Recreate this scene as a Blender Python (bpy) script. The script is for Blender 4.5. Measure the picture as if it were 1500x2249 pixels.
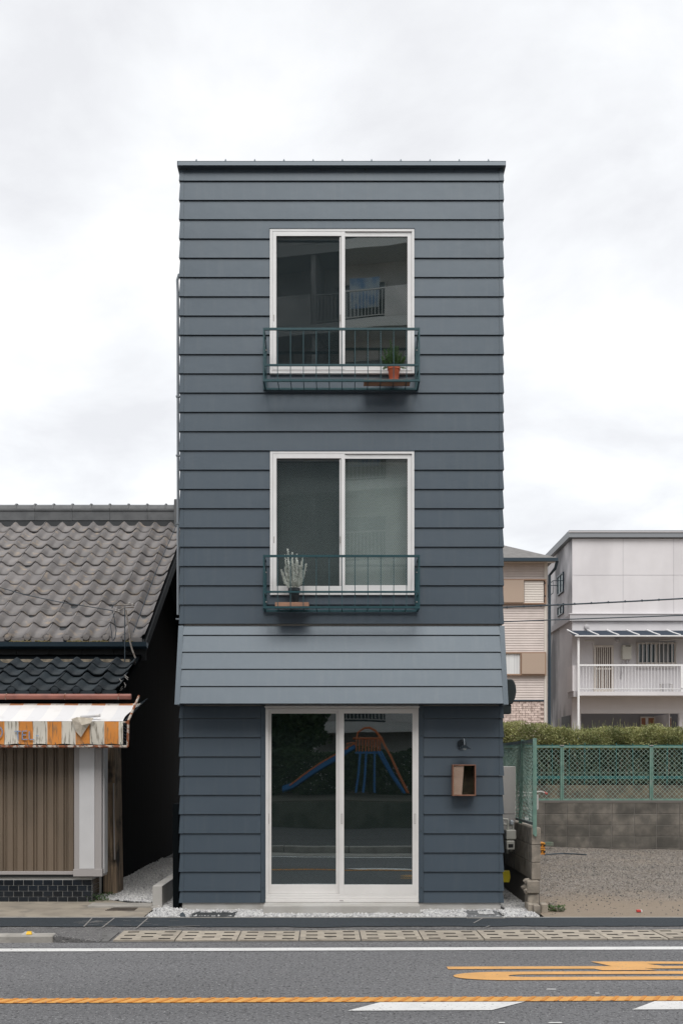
import bpy, bmesh, math, random
import numpy as np
from mathutils import Vector, Matrix
random.seed(7); RNG = np.random.default_rng(11)
S = bpy.context.scene; C = S.collection
for o in list(bpy.data.objects): bpy.data.objects.remove(o)

# ------------------------------------------------------------ camera
F = 2340.0; CAMZ = 1.64; CAMY = -12.0
cam = bpy.data.cameras.new('camera'); co = bpy.data.objects.new('camera', cam); C.objects.link(co)
co.location = (0, CAMY, CAMZ); co.rotation_euler = (math.pi/2, 0, 0)
cam.sensor_fit = 'VERTICAL'; cam.sensor_height = 36; cam.lens = F/2249*36
cam.shift_y = (1680-1124.5)/2249; cam.clip_end = 2000; cam.clip_start = .05
S.camera = co
# ------------------------------------------------------------ sky
W = bpy.data.worlds.new('World'); S.world = W; W.use_nodes = True
n = W.node_tree.nodes; l = W.node_tree.links; n.clear()
def wn(t, **k):
    x = n.new(t)
    for a, b in k.items(): setattr(x, a, b)
    return x
out = wn('ShaderNodeOutputWorld'); bg = wn('ShaderNodeBackground'); bg.inputs[1].default_value = 0.1
sky = wn('ShaderNodeTexSky', sky_type='NISHITA', sun_disc=False)
SUN_EL = math.radians(54); SUN_AZ = math.radians(172)   # azimuth measured from +Y towards +X
sky.sun_elevation = SUN_EL; sky.sun_rotation = SUN_AZ
tc = wn('ShaderNodeTexCoord'); sp = wn('ShaderNodeSeparateXYZ'); l.new(tc.outputs['Generated'], sp.inputs[0])
zz = wn('ShaderNodeMath', operation='ABSOLUTE'); l.new(sp.outputs[2], zz.inputs[0])
za = wn('ShaderNodeMath', operation='ADD'); l.new(zz.outputs[0], za.inputs[0]); za.inputs[1].default_value = .22
cb = wn('ShaderNodeCombineXYZ')
for i in (0, 1):
    dv = wn('ShaderNodeMath', operation='DIVIDE'); l.new(sp.outputs[i], dv.inputs[0]); l.new(za.outputs[0], dv.inputs[1]); l.new(dv.outputs[0], cb.inputs[i])
cb.inputs[2].default_value = 3.3
nz = wn('ShaderNodeTexNoise'); nz.inputs['Scale'].default_value = 2.4; nz.inputs['Detail'].default_value = 7; nz.inputs['Roughness'].default_value = .56; nz.inputs['Distortion'].default_value = .25
l.new(cb.outputs[0], nz.inputs['Vector'])
cr = wn('ShaderNodeValToRGB'); l.new(nz.outputs['Fac'], cr.inputs[0])
e = cr.color_ramp.elements; e[0].position = .36; e[0].color = (.71, .715, .735, 1); e[1].position = .61; e[1].color = (.90, .893, .885, 1)
m_ = e.new(.49); m_.color = (.805, .815, .83, 1)
sc = wn('ShaderNodeVectorMath', operation='SCALE'); l.new(cr.outputs[0], sc.inputs[0]); sc.inputs['Scale'].default_value = 7.05
mx = wn('ShaderNodeMix', data_type='RGBA'); mx.inputs[0].default_value = .94
l.new(sky.outputs[0], mx.inputs[6]); l.new(sc.outputs[0], mx.inputs[7]); l.new(mx.outputs[2], bg.inputs[0]); l.new(bg.outputs[0], out.inputs[0])
# ------------------------------------------------------------ sun
sl = bpy.data.lights.new('sun', 'SUN'); sl.energy = 1.5; sl.angle = math.radians(40); sl.color = (1, .965, .92)
so = bpy.data.objects.new('sun', sl); C.objects.link(so)
sd = Vector((math.sin(SUN_AZ)*math.cos(SUN_EL), math.cos(SUN_AZ)*math.cos(SUN_EL), math.sin(SUN_EL)))
so.rotation_euler = sd.to_track_quat('Z', 'Y').to_euler()
S.view_settings.view_transform = 'Standard'; S.view_settings.look = 'None'; S.view_settings.gamma = 1
S.view_settings.use_curve_mapping = False; S.view_settings.exposure = 0.82
S.cycles.max_bounces = 8; S.cycles.transparent_max_bounces = 24

# ------------------------------------------------------------ helpers
def X(px, d): return (px-750)*d/F
def Z(py, d): return CAMZ-(py-1680)*d/F
class MB:
    def __init__(s): s.v = []; s.f = []
    def add(s, v, f):
        b = len(s.v); s.v += [tuple(p) for p in v]; s.f += [tuple(i+b for i in q) for q in f]; return s
    def hexa(s, p): return s.add(p, [(0,3,2,1),(4,5,6,7),(0,1,5,4),(1,2,6,5),(2,3,7,6),(3,0,4,7)])
    def box(s, x0, y0, z0, x1, y1, z1):
        return s.hexa([(x0,y0,z0),(x1,y0,z0),(x1,y1,z0),(x0,y1,z0),(x0,y0,z1),(x1,y0,z1),(x1,y1,z1),(x0,y1,z1)])
    def frus(s, a, za, b, zb):
        return s.hexa([(a[0],a[1],za),(a[2],a[1],za),(a[2],a[3],za),(a[0],a[3],za),(b[0],b[1],zb),(b[2],b[1],zb),(b[2],b[3],zb),(b[0],b[3],zb)])
    def prism(s, prof, a0, a1, axis='x'):
        k = len(prof)
        def mk(u, w, a): return (a,u,w) if axis == 'x' else (u,a,w) if axis == 'y' else (u,w,a)
        v = [mk(u,w,a0) for u,w in prof]+[mk(u,w,a1) for u,w in prof]
        f = [tuple(range(k))[::-1], tuple(range(k,2*k))]+[(i,(i+1)%k,(i+1)%k+k,i+k) for i in range(k)]
        return s.add(v, f)
    def tube(s, pts, r, n=6, cap=True, r1=None):
        pts = [Vector(p) for p in pts]; k = len(pts); vs = []; fs = []; up = None
        for i, p in enumerate(pts):
            t = (pts[min(i+1,k-1)]-pts[max(i-1,0)]).normalized()
            if up is None: up = Vector((0,0,1)) if abs(t.z) < .9 else Vector((0,1,0))
            a = t.cross(up).normalized(); b = t.cross(a).normalized(); up = -b if abs(b.dot(up))>.01 else up
            rr = r if r1 is None else r+(r1-r)*i/max(1,k-1)
            for j in range(n):
                w = 2*math.pi*(j+.5)/n; vs.append(p+a*math.cos(w)*rr+b*math.sin(w)*rr)
        for i in range(k-1):
            for j in range(n): fs.append((i*n+j, i*n+(j+1)%n, (i+1)*n+(j+1)%n, (i+1)*n+j))
        if cap: fs += [tuple(range(n))[::-1], tuple(range((k-1)*n, k*n))]
        return s.add(vs, fs)
    def bar(s, p, q, w, h=None):
        "square bar"
        return s.tube([p, q], w*.7071, 4)
    def lathe(s, c, prof, n=16, ax='z'):
        vs = []; fs = []; k = len(prof)
        for r, z in prof:
            for j in range(n):
                w = 2*math.pi*j/n; a, b = r*math.cos(w), r*math.sin(w)
                vs.append((c[0]+a,c[1]+b,c[2]+z) if ax == 'z' else (c[0]+a,c[1]+z,c[2]+b) if ax == 'y' else (c[0]+z,c[1]+a,c[2]+b))
        for i in range(k-1):
            for j in range(n): fs.append((i*n+j,i*n+(j+1)%n,(i+1)*n+(j+1)%n,(i+1)*n+j))
        fs += [tuple(range(n))[::-1], tuple(range((k-1)*n,k*n))]
        return s.add(vs, fs)
    def quad(s, *p): return s.add(p, [tuple(range(len(p)))])
    def cbox(s, x0, y0, z0, x1, y1, z1, c=.006):
        "box with every edge chamfered (convex hull of 24 points)"
        v = []
        for ix, x in enumerate((x0,x1)):
            for iy, y in enumerate((y0,y1)):
                for iz, z in enumerate((z0,z1)):
                    dx = c if ix == 0 else -c; dy = c if iy == 0 else -c; dz = c if iz == 0 else -c
                    v += [(x,y+dy,z+dz),(x+dx,y,z+dz),(x+dx,y+dy,z)]
        bm = bmesh.new(); vv = [bm.verts.new(p) for p in v]; bmesh.ops.convex_hull(bm, input=vv)
        bmesh.ops.dissolve_limit(bm, angle_limit=.02, verts=bm.verts, edges=bm.edges)
        bm.verts.index_update(); s.add([p.co[:] for p in bm.verts], [[q.index for q in f.verts] for f in bm.faces]); bm.free()
        return s
    def mesh(s, name, off=(0,0,0), smooth=False, fix=True):
        me = bpy.data.meshes.new(name)
        me.from_pydata([(a-off[0],b-off[1],c-off[2]) for a,b,c in s.v], [], s.f)
        if fix and len(s.f) < 20000:
            bm = bmesh.new(); bm.from_mesh(me); bmesh.ops.recalc_face_normals(bm, faces=bm.faces); bm.to_mesh(me); bm.free()
        if smooth:
            me.polygons.foreach_set('use_smooth', [True]*len(me.polygons))
        return me
WL = {}
def tag(o, label=None, cat=None, group=None, kind=None):
    if label: o['label'] = label
    if cat: o['category'] = cat
    if group: o['group'] = group
    if kind: o['kind'] = kind
    return o
def thing(name, label, cat, loc=(0,0,0), group=None, rot=0, local=False):
    o = bpy.data.objects.new(name, None); C.objects.link(o); o.location = loc; o.rotation_euler.z = rot
    o.empty_display_size = .2
    WL[o] = Vector((0,0,0)) if (local or rot) else Vector(loc)
    return tag(o, label, cat, group)
def obj(name, mb, mat, parent=None, smooth=False, bevel=0, kind=None, label=None, cat=None, group=None, angle=35):
    off = WL.get(parent, Vector((0,0,0))) if parent else Vector((0,0,0))
    me = mb.mesh(name, off, smooth) if isinstance(mb, MB) else mb
    if not me.materials: me.materials.append(mat)
    o = bpy.data.objects.new(name, me); C.objects.link(o)
    if parent: o.parent = parent; WL[o] = off
    else: WL[o] = Vector((0,0,0))
    if bevel:
        b = o.modifiers.new('bevel', 'BEVEL'); b.width = bevel; b.segments = 2; b.limit_method = 'ANGLE'; b.angle_limit = math.radians(40)
    if smooth and bevel == 0: me.set_sharp_from_angle(angle=math.radians(angle))
    return tag(o, label, cat, group, kind)
def piece(name, me, parent, loc, rot=None, scale=None):
    o = bpy.data.objects.new(name, me); C.objects.link(o); o.parent = parent
    o.location = Vector(loc)-WL.get(parent, Vector((0,0,0)))
    WL[o] = Vector(loc)
    if rot: o.rotation_euler = rot
    if scale: o.scale = scale
    return o
def withmat(me, mat): me.materials.append(mat); return me
def struct(name, mb, mat, **k): return obj(name, mb, mat, kind='structure', **k)
def copytree(o, parent=None):
    c = o.copy(); C.objects.link(c)
    if parent: c.parent = parent
    for ch in o.children: copytree(ch, c)
    return c

def bulk(name, bv, bf, pos, scl, mat, parent=None, tilt=None, kind='stuff', label=None, cat=None, R=None):
    bv = np.array(bv, float); bf = np.array(bf, int); N = len(pos); nv = len(bv); k = bf.shape[1]
    if R is None:
        q = RNG.normal(size=(N,4)); q /= np.linalg.norm(q, axis=1)[:,None]
        w,x,y,z = q.T
        R = np.stack([1-2*(y*y+z*z),2*(x*y-w*z),2*(x*z+w*y),2*(x*y+w*z),1-2*(x*x+z*z),2*(y*z-w*x),2*(x*z-w*y),2*(y*z+w*x),1-2*(x*x+y*y)],1).reshape(N,3,3)
    v = bv[None]*scl[:,None,:]; v = np.einsum('nij,nkj->nki', R, v)+pos[:,None,:]
    if parent is not None: v = v-np.array(WL.get(parent, Vector((0,0,0))))
    f = (bf[None]+(np.arange(N)*nv)[:,None,None]).reshape(-1)
    me = bpy.data.meshes.new(name); me.vertices.add(N*nv); me.vertices.foreach_set('co', v.reshape(-1).astype(np.float32))
    nf = N*len(bf); me.loops.add(nf*k); me.loops.foreach_set('vertex_index', f.astype(np.int32)); me.polygons.add(nf)
    me.polygons.foreach_set('loop_start', (np.arange(nf)*k).astype(np.int32)); me.update(calc_edges=True); me.validate()
    me.materials.append(mat); o = bpy.data.objects.new(name, me); C.objects.link(o)
    if parent is not None: o.parent = parent
    return tag(o, label, cat, kind=kind)
_b = bmesh.new(); bmesh.ops.create_icosphere(_b, subdivisions=1, radius=1)
ICO_V = [v.co[:] for v in _b.verts]; ICO_F = [[v.index for v in f.verts] for f in _b.faces]; _b.free()
ICO_V = (np.array(ICO_V)*(1+.22*RNG.normal(size=(12,1)))).tolist()
LEAF_V = [(-.5,0,0),(0,-.5,.08),(.5,0,0),(0,.5,.08)]; LEAF_F = [(0,1,2,3)]

# ------------------------------------------------------------ materials
def mat(name, c, c2=None, scale=6, rough=.6, bump=0, bscale=60, metal=0, detail=5, stretch=(1,1,1), rv=0, lo=.4, hi=.62, spec=.5,
        c3=None, s3=2, lo3=.5, hi3=.7, st3=(1,1,1), bdist=.01, world=False):
    m = bpy.data.materials.new(name); m.use_nodes = True; N = m.node_tree.nodes; L = m.node_tree.links
    p = N['Principled BSDF']; p.inputs['Roughness'].default_value = rough; p.inputs['Metallic'].default_value = metal
    p.inputs['Specular IOR Level'].default_value = spec
    g = N.new('ShaderNodeNewGeometry'); t = N.new('ShaderNodeTexCoord'); oi = N.new('ShaderNodeObjectInfo')
    src = g.outputs['Position'] if world else t.outputs['Object']
    ad = N.new('ShaderNodeVectorMath'); ad.operation = 'ADD'; L.new(src, ad.inputs[0])
    if rv and not world:
        rs = N.new('ShaderNodeMath'); rs.operation = 'MULTIPLY'; rs.inputs[1].default_value = 37; L.new(oi.outputs['Random'], rs.inputs[0]); L.new(rs.outputs[0], ad.inputs[1])
    def noise(scale, st, det):
        mp = N.new('ShaderNodeMapping'); L.new(ad.outputs[0], mp.inputs[0]); mp.inputs['Scale'].default_value = st
        z = N.new('ShaderNodeTexNoise'); z.inputs['Scale'].default_value = scale; z.inputs['Detail'].default_value = det; L.new(mp.outputs[0], z.inputs['Vector']); return z.outputs['Fac']
    def ramp(s, a, b):
        r = N.new('ShaderNodeMapRange'); r.inputs[1].default_value = a; r.inputs[2].default_value = b; L.new(s, r.inputs[0]); return r.outputs[0]
    col = None
    rgb = N.new('ShaderNodeRGB'); rgb.outputs[0].default_value = (*c, 1); col = rgb.outputs[0]
    def mixc(col, c2, f, mode='MIX'):
        mm = N.new('ShaderNodeMix'); mm.data_type = 'RGBA'; mm.blend_type = mode; L.new(f, mm.inputs[0]); L.new(col, mm.inputs[6])
        if isinstance(c2, tuple): mm.inputs[7].default_value = (*c2, 1)
        else: L.new(c2, mm.inputs[7])
        return mm.outputs[2]
    if c2: col = mixc(col, c2, ramp(noise(scale, stretch, detail), lo, hi))
    if c3: col = mixc(col, c3, ramp(noise(s3, st3, 6), lo3, hi3))
    if rv:
        hv = N.new('ShaderNodeHueSaturation'); L.new(col, hv.inputs['Color'])
        r = N.new('ShaderNodeMapRange'); r.inputs[3].default_value = 1-rv; r.inputs[4].default_value = 1+rv; L.new(oi.outputs['Random'], r.inputs[0]); L.new(r.outputs[0], hv.inputs['Value']); col = hv.outputs[0]
    L.new(col, p.inputs['Base Color'])
    if bump:
        b = N.new('ShaderNodeBump'); b.inputs['Strength'].default_value = bump; b.inputs['Distance'].default_value = bdist
        L.new(noise(bscale, (1,1,1), 4), b.inputs['Height']); L.new(b.outputs[0], p.inputs['Normal'])
    m['p'] = 1
    if name.startswith('slate_metal'): p.inputs['Specular Tint'].default_value = (.84,.93,1,1)
    return m
def node_of(m): return m.node_tree.nodes, m.node_tree.links, m.node_tree.nodes['Principled BSDF']

METAL = mat('slate_metal', (.055,.075,.097), (.062,.082,.104), .8, .42, .35, 2.2, 0, c3=(.068,.087,.107), s3=5, lo3=.5, hi3=.75, st3=(3,1,.25), rv=.03, spec=.62, bdist=.012)
METALD = mat('slate_metal_trim', (.057,.077,.098), None, 1, .42, rv=.03, spec=.62)
WHITE = mat('white_aluminium', (.75,.755,.76), (.71,.715,.72), 3, .35, spec=.5)
DOORW = mat('champagne_aluminium', (.73,.715,.70), (.68,.665,.65), 3, .35)
TEAL = mat('dark_teal_paint', (.016,.058,.070), (.02,.066,.08), 20, .4)
GASK = mat('black_rubber', (.01,.01,.01), rough=.6)
CONC = mat('concrete', (.38,.36,.33), (.30,.285,.26), 5, .85, .5, 60, c3=(.22,.21,.19), s3=3, lo3=.55, hi3=.8, rv=.05)
CONCL = mat('pale_concrete', (.46,.45,.43), (.40,.385,.36), 4, .85, .4, 70)
APRON = mat('old_apron_concrete', (.33,.29,.235), (.25,.22,.18), 2.2, .9, .6, 50, c3=(.17,.155,.135), s3=5, lo3=.52, hi3=.75)
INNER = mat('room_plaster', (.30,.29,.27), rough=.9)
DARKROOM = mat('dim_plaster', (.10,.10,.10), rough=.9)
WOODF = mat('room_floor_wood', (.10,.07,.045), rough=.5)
WOODP = mat('reddish_plank', (.42,.23,.15), (.30,.16,.105), 9, .6, .3, 80, stretch=(.12,1,1))
WOODM = mat('mailbox_wood', (.22,.105,.065), (.15,.07,.045), 14, .45, stretch=(1,1,.15))
TERRA = mat('terracotta', (.52,.125,.06), (.44,.11,.06), 8, .8)
BLKPOT = mat('black_plastic', (.012,.018,.022), rough=.4)
def asphalt(name, base, spk, dark, speck=.64):
    m = mat(name, base, tuple(x*.78 for x in base), .9, .9, .9, 120, detail=9, stretch=(.25,1.5,1), lo=.38, hi=.66, c3=None, bdist=.008, world=True)
    N, L, p = node_of(m); g = N.new('ShaderNodeNewGeometry')
    col = p.inputs['Base Color'].links[0].from_socket
    for sc_, a, b, cc, seed in ((60, speck, speck+.04, spk, 0), (48, .56, .66, dark, 40), (24, .55, .8, dark, 7)):
        mp = N.new('ShaderNodeMapping'); mp.inputs['Location'].default_value = (seed,seed,0); L.new(g.outputs['Position'], mp.inputs[0])
        z = N.new('ShaderNodeTexNoise'); z.inputs['Scale'].default_value = sc_; z.inputs['Detail'].default_value = 2; L.new(mp.outputs[0], z.inputs['Vector'])
        r = N.new('ShaderNodeMapRange'); r.inputs[1].default_value = a; r.inputs[2].default_value = b; L.new(z.outputs['Fac'], r.inputs[0])
        mm = N.new('ShaderNodeMix'); mm.data_type = 'RGBA'; L.new(r.outputs[0], mm.inputs[0]); L.new(col, mm.inputs[6]); mm.inputs[7].default_value = (*cc, 1); col = mm.outputs[2]
    L.new(col, p.inputs['Base Color']); return m
ROADM = asphalt('road_asphalt', (.178,.179,.186), (.42,.42,.42), (.04,.04,.042))
SIDEM = asphalt('verge_asphalt', (.145,.142,.142), (.36,.35,.34), (.05,.05,.05), .62)
PATCH = asphalt('fresh_dark_asphalt', (.030,.040,.050), (.12,.13,.14), (.018,.022,.026), .68)
def paint(name, c, worn=.5):
    m = mat(name, c, tuple(x*.9 for x in c), 5, .7, .4, 120, world=True, c3=(.2,.19,.185), s3=45, lo3=.61, hi3=.72); return m
PWHITE = paint('white_road_paint', (.72,.72,.71)); PYEL = paint('yellow_road_paint', (.72,.36,.085)); PORG = paint('orange_road_paint', (.70,.38,.13)); PYEL2 = paint('yellow_road_rib', (.62,.26,.045))
GRAVM = mat('white_gravel', (.60,.60,.59), (.36,.36,.37), 28, .85, world=True, lo=.42, hi=.6)
GRAVB = mat('gravel_bed_ground', (.15,.15,.15), (.06,.06,.06), 60, .9, .8, 90, world=True)  # dark tone puts the shade between stones and in the alley into the colour
LOTM = asphalt('lot_gravel', (.20,.168,.138), (.42,.40,.38), (.05,.047,.045), .57)
LOTS = mat('lot_stones', (.23,.205,.175), (.10,.097,.095), 15, .9, world=True)
EARTH = mat('earth', (.22,.17,.12), (.17,.135,.10), 3, .95, .8, 60, world=True)
BLOCKM = mat('weathered_block', (.20,.18,.155), (.105,.097,.085), 5.5, .92, .6, 60, c3=(.07,.066,.058), s3=1.7, lo3=.42, hi3=.66, rv=.12, lo=.38, hi=.62, world=True)
BLOCKN = mat('near_block', (.33,.29,.24), (.24,.21,.175), 9, .92, .6, 60, c3=(.13,.12,.105), s3=6, lo3=.5, hi3=.72, rv=.08)
MORTAR = mat('mortar', (.14,.13,.12), rough=.95)
TILE = mat('grey_roof_tile', (.188,.176,.174), (.145,.137,.137), 2.6, .55, .25, 30, rv=.15, c3=(.30,.24,.18), s3=8, lo3=.56, hi3=.75)
TILE_SHADED = mat('shaded_roof_tile', (.024,.032,.038), (.016,.022,.028), 5, .6, .3, 40, rv=.2, spec=.25)  # grey tile darkened in colour to imitate the shade under the upper eave
RIDGEM = mat('ridge_tile', (.115,.12,.125), (.085,.09,.095), 6, .55, rv=.1)
BLACKW = mat('charred_boards', (.004,.006,.008), (.0025,.004,.005), 3, .9, spec=.08, stretch=(4,4,.3))
BEAM = mat('dark_fascia', (.030,.034,.038), (.022,.025,.028), 4, .6)
OLDWOOD = mat('old_timber', (.34,.25,.17), (.16,.12,.085), 10, .85, .7, 50, stretch=(4,4,.25), c3=(.03,.028,.025), s3=3, lo3=.5, hi3=.65)
SHUT = mat('brown_shutter', (.165,.125,.09), (.13,.10,.072), 3, .5, stretch=(1,1,.3))
PANELW = mat('pillar_white_panel', (.60,.60,.61), (.55,.55,.56), 2, .4)
PANELF = mat('pillar_frame', (.36,.34,.335), rough=.45)
BTILE = mat('black_glazed_tile', (.010,.014,.020), rough=.18, rv=.3)
GROUT = mat('pale_grout', (.42,.42,.41), rough=.9)
COPPER = mat('copper_gutter', (.30,.115,.085), (.22,.085,.065), 6, .4, metal=.1)
RUST = mat('rusty_pipe', (.45,.40,.35), (.22,.07,.025), 14, .7, .4, 60, lo=.44, hi=.52)
CREAM = mat('torn_cloth', (.55,.50,.42), (.42,.37,.30), 20, .9)
GREENP = mat('green_fence_paint', (.15,.26,.215), (.11,.21,.175), 12, .6, c3=(.22,.27,.24), s3=8, lo3=.55, hi3=.75)
GREENW = mat('green_fence_wire', (.27,.37,.32), (.18,.28,.24), 9, .6)
GREENG = mat('worn_grey_rail', (.20,.23,.23), (.13,.16,.16), 8, .6)
TEALP = mat('turquoise_paint', (.02,.13,.125), (.015,.08,.08), 10, .5)
BROWNW = mat('brown_wall', (.15,.125,.09), (.10,.085,.065), 4, .9, .4, 60, c3=(.05,.045,.04), s3=3, lo3=.5, hi3=.7)
STEELW = mat('appliance_paint', (.50,.48,.46), rough=.4)
METERM = mat('meter_paint', (.42,.42,.38), (.36,.36,.33), 10, .5)
YEL = mat('yellow_plastic', (.50,.42,.02), rough=.5)
ORGP = mat('orange_plastic', (.62,.27,.03), (.5,.2,.03), 20, .5)
REDP = mat('red_plastic', (.55,.05,.04), rough=.5)
WIREM = mat('cable_black', (.035,.05,.065), rough=.6)
WIREG = mat('cable_grey', (.25,.24,.23), rough=.6)
WB = mat('white_render', (.63,.615,.63), (.60,.585,.60), 1.2, .8, .15, 50, c3=(.50,.485,.50), s3=.5, lo3=.5, hi3=.75, st3=(1,1,.3))
WBS = mat('stained_render', (.60,.59,.605), (.55,.54,.56), 1.2, .8, .15, 50, c3=(.13,.13,.14), s3=.45, lo3=.47, hi3=.62, st3=(.4,1,.5))
WBT = mat('roof_trim_grey', (.21,.225,.245), rough=.5)
WBBAND = mat('band_grey', (.44,.43,.445), rough=.8)
LATT = mat('cream_lattice', (.60,.55,.50), rough=.5)
AWNP = mat('smoked_panel', (.012,.025,.045), rough=.7)
PINK = mat('pinkish_siding', (.56,.495,.465), (.52,.46,.43), 3, .7)
PINKB = mat('pinkish_brick', (.66,.54,.49), (.48,.385,.345), 5, .8, c3=(.36,.28,.25), s3=9, lo3=.55, hi3=.6)
PINKM = mat('brick_mortar', (.30,.235,.21), rough=.9)
TAN = mat('tan_shutter', (.36,.275,.215), rough=.55)
TANF = mat('tan_frame', (.27,.175,.12), rough=.5)
SLATE = mat('slate_roof', (.17,.165,.16), (.13,.125,.12), 6, .8, .4, 40)
NAVY = mat('navy_gutter', (.014,.03,.045), rough=.4)
CURT = mat('white_curtain', (.62,.63,.63), (.5,.51,.52), 1.5, .9, stretch=(14,1,.2))
def leafmat(name, a, b, s=3.0, c=None):
    m = mat(name, a, b, s, .6, world=True, c3=c, s3=40, lo3=.5, hi3=.62)
    N, L, p = node_of(m); tr = N.new('ShaderNodeBsdfTranslucent'); L.new(p.inputs['Base Color'].links[0].from_socket, tr.inputs[0])
    ms = N.new('ShaderNodeMixShader'); ms.inputs[0].default_value = .25; L.new(p.outputs[0], ms.inputs[1]); L.new(tr.outputs[0], ms.inputs[2])
    L.new(ms.outputs[0], N['Material Output'].inputs[0]); return m
HEDGE = leafmat('hedge_leaf', (.36,.37,.14), (.14,.175,.06), 2.5, (.30,.26,.13))
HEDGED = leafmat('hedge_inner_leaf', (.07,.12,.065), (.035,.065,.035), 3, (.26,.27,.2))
TREEL = leafmat('tree_leaf', (.065,.11,.035), (.035,.065,.025), 2)
ROSEM = leafmat('rosemary_leaf', (.13,.23,.09), (.08,.16,.08), 30)
SILVER = leafmat('silver_leaf', (.80,.83,.80), (.62,.66,.62), 30)
WEED = leafmat('weed_leaf', (.06,.14,.03), (.04,.09,.02), 30)
BARK = mat('bark', (.09,.07,.05), (.05,.04,.03), 12, .9, .8, 30, stretch=(3,3,.5))

def glassmat(name, ior, tint, wire=0.0, wcol=(.06,.08,.08), wav=.0, pitch=.022):
    m = bpy.data.materials.new(name); m.use_nodes = True; N = m.node_tree.nodes; L = m.node_tree.links; N.clear()
    o = N.new('ShaderNodeOutputMaterial'); tr = N.new('ShaderNodeBsdfTransparent'); tr.inputs[0].default_value = (*tint, 1)
    gl = N.new('ShaderNodeBsdfGlossy'); gl.inputs['Roughness'].default_value = .0; gl.inputs[0].default_value = (.86,.97,1,1)
    fr = N.new('ShaderNodeFresnel'); fr.inputs[0].default_value = ior; ms = N.new('ShaderNodeMixShader'); g0 = N.new('ShaderNodeNewGeometry'); nb = N.new('ShaderNodeMath'); nb.operation = 'SUBTRACT'; nb.inputs[0].default_value = 1; L.new(g0.outputs['Backfacing'], nb.inputs[1]); fm = N.new('ShaderNodeMath'); fm.operation = 'MULTIPLY'; L.new(fr.outputs[0], fm.inputs[0]); L.new(nb.outputs[0], fm.inputs[1])
    L.new(fm.outputs[0], ms.inputs[0]); L.new(tr.outputs[0], ms.inputs[1]); L.new(gl.outputs[0], ms.inputs[2])
    g = N.new('ShaderNodeNewGeometry')
    if wav:
        z = N.new('ShaderNodeTexNoise'); z.inputs['Scale'].default_value = 1.3; z.inputs['Detail'].default_value = 1; L.new(g.outputs['Position'], z.inputs['Vector'])
        b = N.new('ShaderNodeBump'); b.inputs['Strength'].default_value = 1; b.inputs['Distance'].default_value = wav; L.new(z.outputs['Fac'], b.inputs['Height'])
        L.new(b.outputs[0], gl.inputs['Normal'])
    last = ms.outputs[0]
    if wire:
        sp = N.new('ShaderNodeSeparateXYZ'); L.new(g.outputs['Position'], sp.inputs[0]); res = []
        for sg in ('ADD', 'SUBTRACT'):
            zc = N.new('ShaderNodeMath'); zc.operation = 'MULTIPLY'; zc.inputs[1].default_value = .8; L.new(sp.outputs[2], zc.inputs[0])
            a = N.new('ShaderNodeMath'); a.operation = sg; L.new(sp.outputs[0], a.inputs[0]); L.new(zc.outputs[0], a.inputs[1])
            d = N.new('ShaderNodeMath'); d.operation = 'DIVIDE'; d.inputs[1].default_value = pitch; L.new(a.outputs[0], d.inputs[0])
            fr_ = N.new('ShaderNodeMath'); fr_.operation = 'FRACT'; L.new(d.outputs[0], fr_.inputs[0])
            lt = N.new('ShaderNodeMath'); lt.operation = 'LESS_THAN'; lt.inputs[1].default_value = .13; L.new(fr_.outputs[0], lt.inputs[0]); res.append(lt)
        mxx = N.new('ShaderNodeMath'); mxx.operation = 'MAXIMUM'; L.new(res[0].outputs[0], mxx.inputs[0]); L.new(res[1].outputs[0], mxx.inputs[1])
        mu = N.new('ShaderNodeMath'); mu.operation = 'MULTIPLY'; mu.inputs[1].default_value = wire; L.new(mxx.outputs[0], mu.inputs[0])
        df = N.new('ShaderNodeBsdfDiffuse'); df.inputs[0].default_value = (*wcol, 1)
        m2 = N.new('ShaderNodeMixShader'); L.new(mu.outputs[0], m2.inputs[0]); L.new(last, m2.inputs[1]); L.new(df.outputs[0], m2.inputs[2]); last = m2.outputs[0]
    L.new(last, o.inputs[0]); return m
GLASS = glassmat('window_glass', 3.7, (.74,.84,.86), wav=.0006)
GLASSW = glassmat('wired_glass', 3.7, (.80,.86,.87), wire=.55, wav=.0006)
GLASSD = glassmat('door_wired_glass', 2.9, (.60,.76,.75), wire=.35, wav=.0010)
GLASSM = glassmat('wired_curtained_glass', 2.0, (.86,.90,.90), wire=.45, wcol=(.12,.14,.13), wav=.0006, pitch=.024)
FARG = glassmat('far_glass', 1.9, (.5,.55,.6))
def screenmat():
    m = bpy.data.materials.new('insect_screen'); m.use_nodes = True; N = m.node_tree.nodes; L = m.node_tree.links; N.clear()
    o = N.new('ShaderNodeOutputMaterial'); tr = N.new('ShaderNodeBsdfTransparent'); df = N.new('ShaderNodeBsdfDiffuse'); df.inputs[0].default_value = (.025,.035,.04,1)
    ms = N.new('ShaderNodeMixShader'); ms.inputs[0].default_value = .5; L.new(tr.outputs[0], ms.inputs[1]); L.new(df.outputs[0], ms.inputs[2]); L.new(ms.outputs[0], o.inputs[0]); return m
SCREEN = screenmat()

# ============================================================ GROUND AND ROAD
RT = .0175
g = MB(); g.quad((-300,-300,-.12),(300,-300,-.12),(300,300,-.12),(-300,300,-.12)); struct('ground', g, EARTH)
def rstruct(name, mb, m, **k):
    o = struct(name, mb, m, **k); o.rotation_euler.z = RT; return o
def sheet(x0,y0,x1,y1,z,t=.05): return MB().box(x0,y0,z-t,x1,y1,z)
rstruct('road', sheet(-60,-7.05,60,-2.10,0,.1), ROADM)
struct('roadside_asphalt', sheet(-60,-3.2,60,-.54,-.006,.1), SIDEM)
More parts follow.
